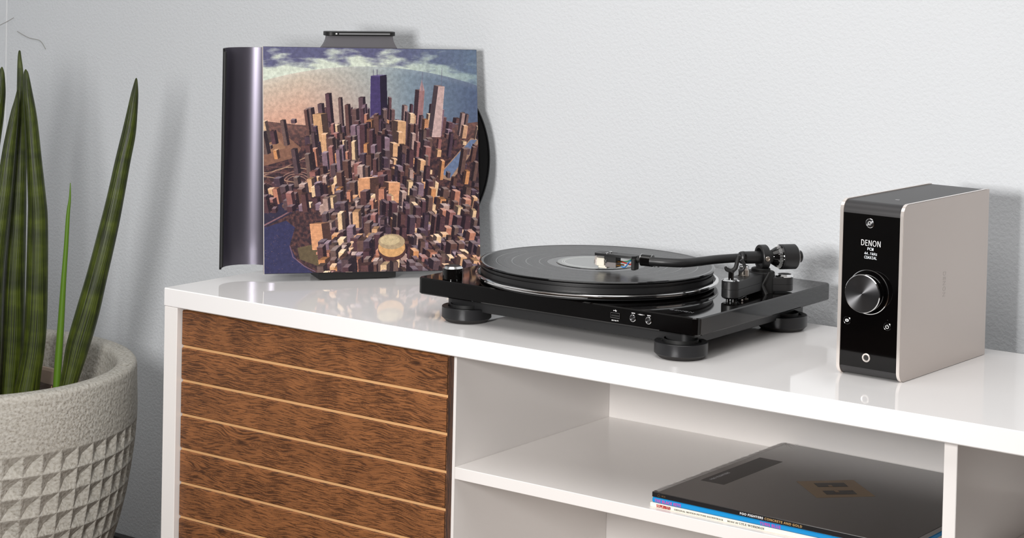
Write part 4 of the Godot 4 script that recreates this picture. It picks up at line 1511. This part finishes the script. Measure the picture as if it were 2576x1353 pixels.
func tonearm(t: Node3D, inv: Transform3D) -> void:
	var arm := sub("tonearm", t)
	var P := inv * Vector3(0.7672, 0.0955, -0.2855)
	var ax := (inv.basis * Vector3(0.617, 0.0, -0.787)).normalized()
	var nr := (inv.basis * Vector3(0.787, 0.0, 0.617)).normalized()   # towards the front right
	var st := mb()
	# S shaped tube
	var path := []
	for q in [Vector3(0.6795, 0.0950, -0.1583), Vector3(0.6980, 0.0950, -0.1640), Vector3(0.7150, 0.0948, -0.1765), Vector3(0.7245, 0.0949, -0.2005), Vector3(0.7330, 0.0952, -0.2290), Vector3(0.7500, 0.0955, -0.2636)]:
		path.append(inv * q)
	var cp := curve_points(path, 0.003)
	tube(st, cp, _same(cp.size(), 0.0055), 24)
	obj("arm_tube", st, M.black_satin, arm)
	st = mb()
	for q in [Vector3(0.6850, 0.0894, -0.1597), Vector3(0.6898, 0.0893, -0.1610)]:
		lathe(st, [Vector2(0.0, -0.0012), Vector2(0.0012, -0.0009), Vector2(0.0015, 0.0), Vector2(0.0014, 0.0012)], 12, Transform3D(Basis(), inv * q))
	obj("tube_screws", st, M.chrome, arm)
	# rear collar
	st = mb()
	turned(st, P - ax * 0.0310, ax, [Vector2(0.0055, 0.0), Vector2(0.0066, 0.0), Vector2(0.0078, 0.0018), Vector2(0.0078, 0.0290), Vector2(0.0, 0.0290)], 36)
	obj("collar", st, M.black_satin, arm)
	st = mb()
	turned(st, P - ax * 0.0292, ax, [Vector2(0.0079, 0.0020), Vector2(0.0081, 0.0022), Vector2(0.0081, 0.0046), Vector2(0.0079, 0.0048)], 36)
	obj("collar_band", st, M.black_gloss, arm)
	# gimbal ring, its inner back half and the bearing screw
	var ring_frame := along(P - ax * 0.0048, ax)
	st = mb()
	lathe(st, [Vector2(0.0118, 0.0), Vector2(0.0152, 0.0), Vector2(0.0158, 0.0008), Vector2(0.0158, 0.0088), Vector2(0.0152, 0.0096), Vector2(0.0118, 0.0096), Vector2(0.0116, 0.0090), Vector2(0.0116, 0.0006), Vector2(0.0118, 0.0)], 48, ring_frame)
	obj("gimbal_ring", st, M.black_satin, arm)
	st = mb()
	cbox(st, Vector3(-0.006, -0.0205, -0.005), Vector3(0.006, -0.0145, 0.005), 0.001, Transform3D(Basis(ax, Vector3.UP, ax.cross(Vector3.UP)), P))
	obj("gimbal_yoke", st, M.black_soft, arm)
	st = mb()
	turned(st, P + nr * 0.0150, nr, [Vector2(0.0034, 0.0), Vector2(0.0034, 0.0012), Vector2(0.0028, 0.0020), Vector2(0.0020, 0.0020), Vector2(0.0018, 0.0008), Vector2(0.0, 0.0008)], 20)
	obj("bearing_screw", st, M.steel, arm)
	# stub, counterweight with its dial, end disc and knob
	st = mb()
	turned(st, P - ax * 0.002, ax, [Vector2(0.0070, 0.0), Vector2(0.0070, 0.0070), Vector2(0.0082, 0.0085), Vector2(0.0082, 0.0140), Vector2(0.0, 0.0140)], 32)
	obj("stub", st, M.black_soft, arm)
	var cw := sub("counterweight", arm)
	# a level deeper is not allowed, so its pieces are meshes of the arm itself
	arm.remove_child(cw)
	cw.free()
	st = mb()
	turned(st, P + ax * 0.0115, ax, [Vector2(0.0, 0.0), Vector2(0.0086, 0.0), Vector2(0.0090, 0.0006), Vector2(0.0150, 0.0110), Vector2(0.0156, 0.0118)], 56)
	obj("tracking_dial", st, M.black_gloss, arm)
	st = mb()
	for i in 44:
		var a := TAU * i / 44.0
		var fr := along(P + ax * 0.0115, ax)
		var longer := i % 5 == 0
		var r0 := 0.0118 if longer else 0.0126
		var d := Vector3(cos(a), 0, sin(a))
		var slope := (0.0110 - 0.0006) / (0.0150 - 0.0090)
		var p0 := fr * (d * r0 + Vector3(0, 0.0006 + (r0 - 0.0090) * slope - 0.0001, 0))
		var p1 := fr * (d * 0.0146 + Vector3(0, 0.0006 + (0.0146 - 0.0090) * slope - 0.0001, 0))
		rod(st, p0, p1, 0.00016, -1.0, 5)
	obj("dial_marks", st, M.ink_white, arm)
	st = mb()
	turned(st, P + ax * 0.0115, ax, [Vector2(0.0156, 0.0118), Vector2(0.0158, 0.0122), Vector2(0.0158, 0.0134), Vector2(0.0154, 0.0137), Vector2(0.0158, 0.0140), Vector2(0.0158, 0.0320), Vector2(0.0142, 0.0336), Vector2(0.0, 0.0336)], 56)
	obj("counterweight", st, M.black_satin, arm)
	st = mb()
	turned(st, P + ax * 0.0451, ax, [Vector2(0.0128, 0.0), Vector2(0.0130, 0.0002), Vector2(0.0130, 0.0010), Vector2(0.0124, 0.0014), Vector2(0.0, 0.0014)], 48)
	obj("end_disc", st, M.chrome, arm)
	st = mb()
	turned(st, P + ax * 0.0465, ax, [Vector2(0.0076, 0.0), Vector2(0.0076, 0.0052), Vector2(0.0066, 0.0062), Vector2(0.0, 0.0062)], 36)
	obj("end_knob", st, M.black_satin, arm)
	# front: locking collar
	var fw := (inv.basis * Vector3(-0.0545, 0.0, 0.0070)).normalized()
	var O := inv * Vector3(0.6600, 0.0950, -0.1600)
	st = mb()
	turned(st, O - fw * 0.0215, fw, [Vector2(0.0055, 0.0), Vector2(0.0070, 0.0004), Vector2(0.0074, 0.0010), Vector2(0.0074, 0.0158), Vector2(0.0070, 0.0163), Vector2(0.0, 0.0163)], 36)
	obj("lock_collar", st, M.black_gloss, arm)
	st = mb()
	turned(st, O - fw * 0.0208, fw, [Vector2(0.00745, 0.0), Vector2(0.0076, 0.0001), Vector2(0.0076, 0.0005), Vector2(0.00745, 0.0006)], 36)
	turned(st, O - fw * 0.0063, fw, [Vector2(0.00745, 0.0), Vector2(0.0076, 0.0001), Vector2(0.0076, 0.0005), Vector2(0.00745, 0.0006)], 36)
	obj("collar_lines", st, M.chrome, arm)
	# headshell with cartridge, in a frame: x forward, y up, z to the near side
	var sd := fw.cross(Vector3.UP).normalized()
	if sd.z < 0.0:
		sd = -sd
	var F := Transform3D(Basis(fw, Vector3.UP, fw.cross(Vector3.UP)), O)
	var flip := 1.0 if fw.cross(Vector3.UP).z > 0.0 else -1.0
	st = mb()
	var plan := PackedVector2Array()
	for q in [Vector2(0.000, -0.0045), Vector2(0.004, -0.0085), Vector2(0.012, -0.0095), Vector2(0.050, -0.0100), Vector2(0.0545, -0.0085), Vector2(0.0560, -0.0050), Vector2(0.0560, 0.0050), Vector2(0.0545, 0.0085), Vector2(0.050, 0.0100), Vector2(0.012, 0.0095), Vector2(0.004, 0.0085), Vector2(0.000, 0.0045)]:
		plan.append(q)
	# prism lies in x, y and grows along z: turn it flat
	prism(st, plan, 0.0030, F * Transform3D(Basis(Vector3.RIGHT, -PI / 2), Vector3(0, 0.0012, 0)))
	obj("headshell", st, M.black_satin, arm)
	st = mb()
	cbox(st, Vector3(-0.0005, -0.0130, 0.0020 * flip - 0.0065), Vector3(0.0050, 0.0014, 0.0020 * flip + 0.0065), 0.0010, F)
	rod(st, F * Vector3(-0.0060, 0, 0), F * Vector3(0.0010, 0, 0), 0.0040)
	obj("headshell_neck", st, M.black_soft, arm)
	st = mb()
	for z in [-0.0055, 0.0055]:
		cbox(st, Vector3(0.0300, 0.0041, z - 0.0012), Vector3(0.0460, 0.0043, z + 0.0012), 0.0, F)
	obj("headshell_slots", st, M.rubber, arm)
	st = mb()
	for z in [-0.0055, 0.0055]:
		lathe(st, [Vector2(0.0020, 0.0042), Vector2(0.0020, 0.0052), Vector2(0.0014, 0.0056), Vector2(0.0, 0.0056)], 14, F * Transform3D(Basis(), Vector3(0.0390, 0, z)))
		lathe(st, [Vector2(0.0, -0.0072), Vector2(0.0010, -0.0072), Vector2(0.0014, -0.0040), Vector2(0.0020, -0.0035), Vector2(0.0020, -0.0020)], 12, F * Transform3D(Basis(), Vector3(0.0390, 0, z * 1.5)))
	obj("mounting_screws", st, M.chrome, arm)
	st = mb()
	cbox(st, Vector3(0.0258, -0.0060, -0.0075), Vector3(0.0420, 0.0012, 0.0075), 0.0003, F)
	obj("cartridge_top", st, M.black_soft, arm)
	st = mb()
	cbox(st, Vector3(0.0258, -0.0125, -0.0075), Vector3(0.0405, -0.0060, 0.0075), 0.0004, F)
	obj("cartridge_body", st, M.grey_block, arm, "grey lower half of the cartridge")
	st = mb()
	cbox(st, Vector3(0.0420, -0.0120, -0.0072), Vector3(0.0525, -0.0018, 0.0072), 0.0006, F)
	cbox(st, Vector3(0.0385, -0.0146, -0.0070), Vector3(0.0500, -0.0110, 0.0070), 0.0006, F)
	obj("stylus_holder", st, M.ivory, arm, "ivory stylus holder")
	st = mb()
	cbox(st, Vector3(0.0524, -0.0125, -0.0066), Vector3(0.0560, 0.0000, 0.0066), 0.0016, F)
	obj("stylus_guard", st, M.plastic_clear, arm, "clear stylus guard")
	st = mb()
	var tip := F * Vector3(0.0535, 0, 0)
	tip.y = 0.0774
	rod(st, F * Vector3(0.0470, -0.0140, 0), Vector3(tip.x, tip.y + 0.0012, tip.z), 0.0004, 0.0003, 8)
	rod(st, Vector3(tip.x, tip.y + 0.0014, tip.z), tip, 0.0003, 0.00005, 8)
	obj("stylus", st, M.steel, arm)
	st = mb()
	for z in [-0.0050, -0.0017, 0.0017, 0.0050]:
		rod(st, F * Vector3(0.0258, -0.0052 - (0.0045 if absf(z) > 0.003 else 0.0), z), F * Vector3(0.0196, -0.0052 - (0.0045 if absf(z) > 0.003 else 0.0), z), 0.0009, -1.0, 8)
	obj("contact_pins", st, M.brass, arm)
	var cols := [mat(c8(200, 42, 40), 0.5), mat(c8(232, 232, 230), 0.5), mat(c8(40, 112, 180), 0.5), mat(c8(40, 130, 80), 0.5)]
	var zz := [-0.0017, 0.0050, -0.0050, 0.0017]
	for i in 4:
		var low := absf(zz[i]) > 0.003
		var y0 := -0.0097 if low else -0.0052
		st = mb()
		var pts := [F * Vector3(0.0198, y0, zz[i]), F * Vector3(0.0140, y0 + (0.0010 if i % 2 else -0.0008), zz[i] * 1.2), F * Vector3(0.0080, -0.0070 + 0.0020 * i, zz[i] * 1.3), F * Vector3(0.0062, -0.0035 + 0.0008 * i, zz[i] * 0.8), F * Vector3(0.0045, -0.0030, zz[i] * 0.4)]
		var wc := curve_points(pts, 0.001)
		tube(st, wc, _same(wc.size(), 0.0008), 8)
		obj("wire", st, cols[i], arm, ["red wire", "white wire", "blue wire", "green wire"][i])

# ------------------------------------------------------------------ amplifier
func amplifier() -> void:
	var B := Basis(Vector3.UP, -0.0357)
	# origin: foot of its left front edge; x to the right, z to the front
	var O := Vector3(1.0264, 0, -0.1236) - B * Vector3(0.0785, 0, 0)
	var t := thing("amplifier", "upright silver and black amplifier with one large round knob on the console", "amplifier", Transform3D(B, O))
	var w := 0.0787
	var d := 0.2276
	var h := 0.2008
	var outline := func(ins: float, r: float, back_ins: float) -> PackedVector2Array:
		# side view: first coordinate towards the front, second up
		var p := PackedVector2Array()
		p.append(Vector2(-d + back_ins, ins))
		p.append_array(arc_points(Vector2(-ins - r, ins + r), r, -PI / 2, 0, 10))
		p.append_array(arc_points(Vector2(-ins - r, h - ins - r), r, 0, PI / 2, 10))
		p.append(Vector2(-d + back_ins, h - ins))
		return p
	# x of the prism frame runs to the front, y up, z across
	var side := func(x: float, sgn: float) -> Transform3D:
		return Transform3D(Basis(Vector3(0, 0, 1), Vector3(0, 1, 0), Vector3(-1, 0, 0)), Vector3(x, 0, 0))
	for s in 2:
		var x1 := 0.0042 if s == 0 else w
		var p := sub("side_panel", t, "champagne silver side panel")
		var st := mb()
		prism(st, outline.call(0.0004, 0.0125, 0.0), 0.0042, side.call(x1, 1.0))
		obj("panel_face", st, M.champagne, p)
		# bright chamfer that follows the front edges
		st = mb()
		var o1: PackedVector2Array = outline.call(0.0, 0.0129, 0.004)
		var cp := []
		for q in o1:
			cp.append(Vector3(x1 - 0.0021, q.y, q.x))
		for k in cp.size() - 1:
			var a: Vector3 = cp[k]
			var b: Vector3 = cp[k + 1]
			var dd := (b - a).normalized()
			var n := Vector3(0, -dd.z, dd.y)
			if n.z + (0.3 if a.y > h * 0.5 else -0.3) * n.y < 0.0:
				n = -n
			var hx := Vector3(0.0019, 0, 0)
			quad(st, a - hx, b - hx, b + hx, a + hx, n)
		obj("panel_edge", st, M.champagne_edge, p, "bright metal edge")
	var st := mb()
	prism(st, outline.call(0.0010, 0.0120, 0.002), w - 0.0086, side.call(w - 0.0043, 1.0))
	obj("case", st, M.amp_case, t)
	st = mb()
	cbox(st, Vector3(0.0044, 0.0110, -0.0012), Vector3(w - 0.0044, 0.1862, -0.0004), 0.0002)
	obj("front_glass", st, M.amp_black, t, "glossy black front plate")
	st = mb()
	cbox(st, Vector3(0.0445, h - 0.0010, -0.0500), Vector3(0.0500, h - 0.0007, -0.0470), 0.0)
	obj("top_lamp", st, M.ink_grey, t, "small pale lamp on top")
	var fz := -0.0004
	# big knob with its ring
	var kn := sub("volume_knob", t)
	var kc := Vector3(0.0383, 0.0984, fz)
	st = mb()
	turned(st, kc, Vector3(0, 0, 1), [Vector2(0.0254, 0.0), Vector2(0.0254, 0.0012), Vector2(0.0247, 0.0015), Vector2(0.0242, 0.0010), Vector2(0.0242, 0.0)], 64)
	obj("knob_ring", st, M.chrome, kn)
	st = mb()
	turned(st, kc, Vector3(0, 0, 1), [Vector2(0.0218, 0.0), Vector2(0.0218, 0.0154), Vector2(0.0212, 0.0160)], 64)
	obj("knob_body", st, M.black_gloss, kn)
	st = mb()
	turned(st, kc, Vector3(0, 0, 1), [Vector2(0.0218, 0.0153), Vector2(0.0219, 0.0155), Vector2(0.0211, 0.0164), Vector2(0.0208, 0.0164)], 64)
	obj("knob_bevel", st, M.chrome, kn)
	st = mb()
	var prof := []
	for i in 12:
		prof.append(Vector2(0.0208 * (1.0 - i / 11.0), 0.0163))
	turned(st, kc, Vector3(0, 0, 1), prof, 96)
	obj("knob_face", st, M.alu_dark, kn, "spun metal knob face")
	# buttons
	var pb := sub("source_button", t)
	var bc := Vector3(0.0378, 0.1766, fz)
	st = mb()
	turned(st, bc, Vector3(0, 0, 1), [Vector2(0.0054, 0.0), Vector2(0.0054, 0.0007), Vector2(0.0049, 0.0010), Vector2(0.0048, 0.0004)], 40)
	obj("button_ring", st, M.chrome, pb)
	st = mb()
	turned(st, bc, Vector3(0, 0, 1), [Vector2(0.0048, 0.0005), Vector2(0.0024, 0.0006), Vector2(0.0, 0.0006)], 40)
	obj("button_face", st, M.alu_dark, pb)
	st = mb()
	power_mark(st, bc + Vector3(-0.0002, 0, 0.0007), 0.0019, -PI / 2)
	obj("button_mark", st, M.ink_white, pb)
	for q in [[Vector3(0.0125, 0.0630, fz), 0], [Vector3(0.0625, 0.0624, fz), 1]]:
		var sb := sub("small_button", t)
		st = mb()
		turned(st, q[0], Vector3(0, 0, 1), [Vector2(0.0046, 0.0), Vector2(0.0046, 0.0004), Vector2(0.0040, 0.0006), Vector2(0.0, 0.0006)], 36)
		obj("button_face", st, M.black_gloss, sb)
		st = mb()
		for a in [[0.45, 1.35], [0.45 + PI, 1.35 + PI]]:
			var ap := []
			for i in 7:
				var e: float = lerpf(a[0], a[1], i / 6.0) - 0.35
				ap.append(q[0] + Vector3(cos(e) * 0.0041, sin(e) * 0.0041, 0.0006))
			tube(st, ap, _same(7, 0.00045), 6)
		obj("button_glint_ring", st, M.chrome, sb)  # glints on the button rim, shaped as two chrome arcs
		st = mb()
		if q[1] == 1:
			power_mark(st, q[0] + Vector3(0, -0.0002, 0.0007), 0.0019, 0.0)
			cbox(st, Vector3(-0.0003, 0.0070, -0.0006), Vector3(0.0003, 0.0076, 0.0), 0.0, Transform3D(Basis(), q[0]))
		else:
			loft(st, rrect(-0.0022, 0.0022, -0.0015, 0.0015, 0.0014), [Vector2(0.0, 0.0006), Vector2(0.0, 0.0008)], true, true, Transform3D(Basis(Vector3.RIGHT, PI / 2), q[0]))
		obj("button_mark", st, M.ink_white, sb)
		if q[1] == 0:
			st = mb()
			loft(st, rrect(-0.0013, 0.0013, -0.0005, 0.0005, 0.0004), [Vector2(0.0, 0.0008), Vector2(0.0, 0.0009)], true, true, Transform3D(Basis(Vector3.RIGHT, PI / 2), q[0]))
			obj("button_slot", st, M.ink, sb)
	var jk := sub("headphone_jack", t)
	var jc := Vector3(0.0376, 0.0236, fz)
	st = mb()
	turned(st, jc, Vector3(0, 0, 1), [Vector2(0.0050, 0.0), Vector2(0.0050, 0.0010), Vector2(0.0046, 0.0014), Vector2(0.0034, 0.0012), Vector2(0.0031, 0.0002)], 36)
	obj("jack_ring", st, M.champagne_edge, jk)
	st = mb()
	turned(st, jc, Vector3(0, 0, 1), [Vector2(0.0031, 0.0002), Vector2(0.0, 0.0002)], 30)
	obj("jack_hole", st, M.rubber, jk)
	# lettering
	text("lettering", "DENON", "Droid Sans", false, 0.0240, 0.0066, M.ink_white, t, Transform3D(Basis(), Vector3(0.0274, 0.1507, fz)))
	var dsp := sub("display_text", t)
	text("lettering", "PCM", "Droid Sans Mono", false, 0.0074, 0.0032, M.screen_text, dsp, Transform3D(Basis(), Vector3(0.0354, 0.1457, fz)))
	text("lettering", "44.1kHz", "Droid Sans Mono", false, 0.0158, 0.0032, M.screen_text, dsp, Transform3D(Basis(), Vector3(0.0316, 0.1406, fz)))
	text("lettering", "COAXIAL", "Droid Sans Mono", false, 0.0154, 0.0032, M.screen_text, dsp, Transform3D(Basis(), Vector3(0.0317, 0.1360, fz)))
	# on the right panel, running down: letters turned a quarter
	text("lettering", "DENON", "Droid Sans", false, 0.0290, 0.0072, M.champagne_mark, t, Transform3D(Basis(Vector3(0, -1, 0), Vector3(0, 0, -1), Vector3(1, 0, 0)), Vector3(w + 0.00002, 0.1140, -0.1060)), 0.00012)

func power_mark(st: SurfaceTool, c: Vector3, r: float, turn: float) -> void:
	var pts := []
	for i in 25:
		var a := turn + PI / 2 + 0.6 + (TAU - 1.2) * i / 24.0
		pts.append(c + Vector3(cos(a) * r, sin(a) * r, 0))
	tube(st, pts, _same(25, 0.00032), 6)
	var d := Vector3(cos(turn + PI / 2), sin(turn + PI / 2), 0)
	tube(st, [c + d * r * 0.15, c + d * r * 1.35], [0.00032, 0.00032], 6)

func softbox(at: Vector3, aim: Vector3, size: float, label: String) -> void:
	var dir := (aim - at).normalized()
	var right := dir.cross(Vector3.UP).normalized()
	var up := right.cross(dir)
	var fr := Transform3D(Basis(right, up, -dir), at - dir * 0.012)
	var t := thing("unseen_softbox_lamp", label, "studio lamp", Transform3D(Basis(), Vector3(at.x, Y_FLOOR, at.z)))
	var inv := t.transform.affine_inverse()
	var st := mb()
	var k := size / 2
	quad(st, inv * (fr * Vector3(-k, -k, 0)), inv * (fr * Vector3(k, -k, 0)), inv * (fr * Vector3(k, k, 0)), inv * (fr * Vector3(-k, k, 0)), dir)
	obj("lamp_diffuser", st, M.glow, t, "white glowing diffuser")
	st = mb()
	var b := 0.07
	for i in 4:
		var c: Array = [[Vector3(-k, -k, 0), Vector3(k, -k, 0)], [Vector3(k, -k, 0), Vector3(k, k, 0)], [Vector3(k, k, 0), Vector3(-k, k, 0)], [Vector3(-k, k, 0), Vector3(-k, -k, 0)]][i]
		var p0: Vector3 = c[0]
		var p1: Vector3 = c[1]
		var q0 := p0.normalized() * b + Vector3(0, 0, 0.3)
		var q1 := p1.normalized() * b + Vector3(0, 0, 0.3)
		var n := (p0 + p1).normalized()
		n = (fr.basis * Vector3(n.x, n.y, 0.4)).normalized()
		quad(st, inv * (fr * p0), inv * (fr * p1), inv * (fr * q1), inv * (fr * q0), n)
	obj("lamp_housing", st, M.housing, t)
	st = mb()
	tube(st, [inv * (fr * Vector3(0, 0, 0.28)), inv * (fr * Vector3(0, 0, 0.45))], [0.07, 0.06], 20)
	obj("lamp_head", st, M.housing, t)
	var hang: Vector3 = inv * (fr * Vector3(0, 0, 0.36))
	st = mb()
	tube(st, [Vector3(hang.x, 0.5, hang.z), hang - Vector3(0, 0.06, 0)], [0.014, 0.012], 12)
	obj("pole", st, M.housing, t)
	for i in 3:
		st = mb()
		var a := TAU * i / 3.0 + 0.4
		tube(st, [Vector3(hang.x, 0.52, hang.z), Vector3(hang.x + cos(a) * 0.4, 0.012, hang.z + sin(a) * 0.4)], [0.011, 0.011], 10)
		obj("leg", st, M.housing, t)
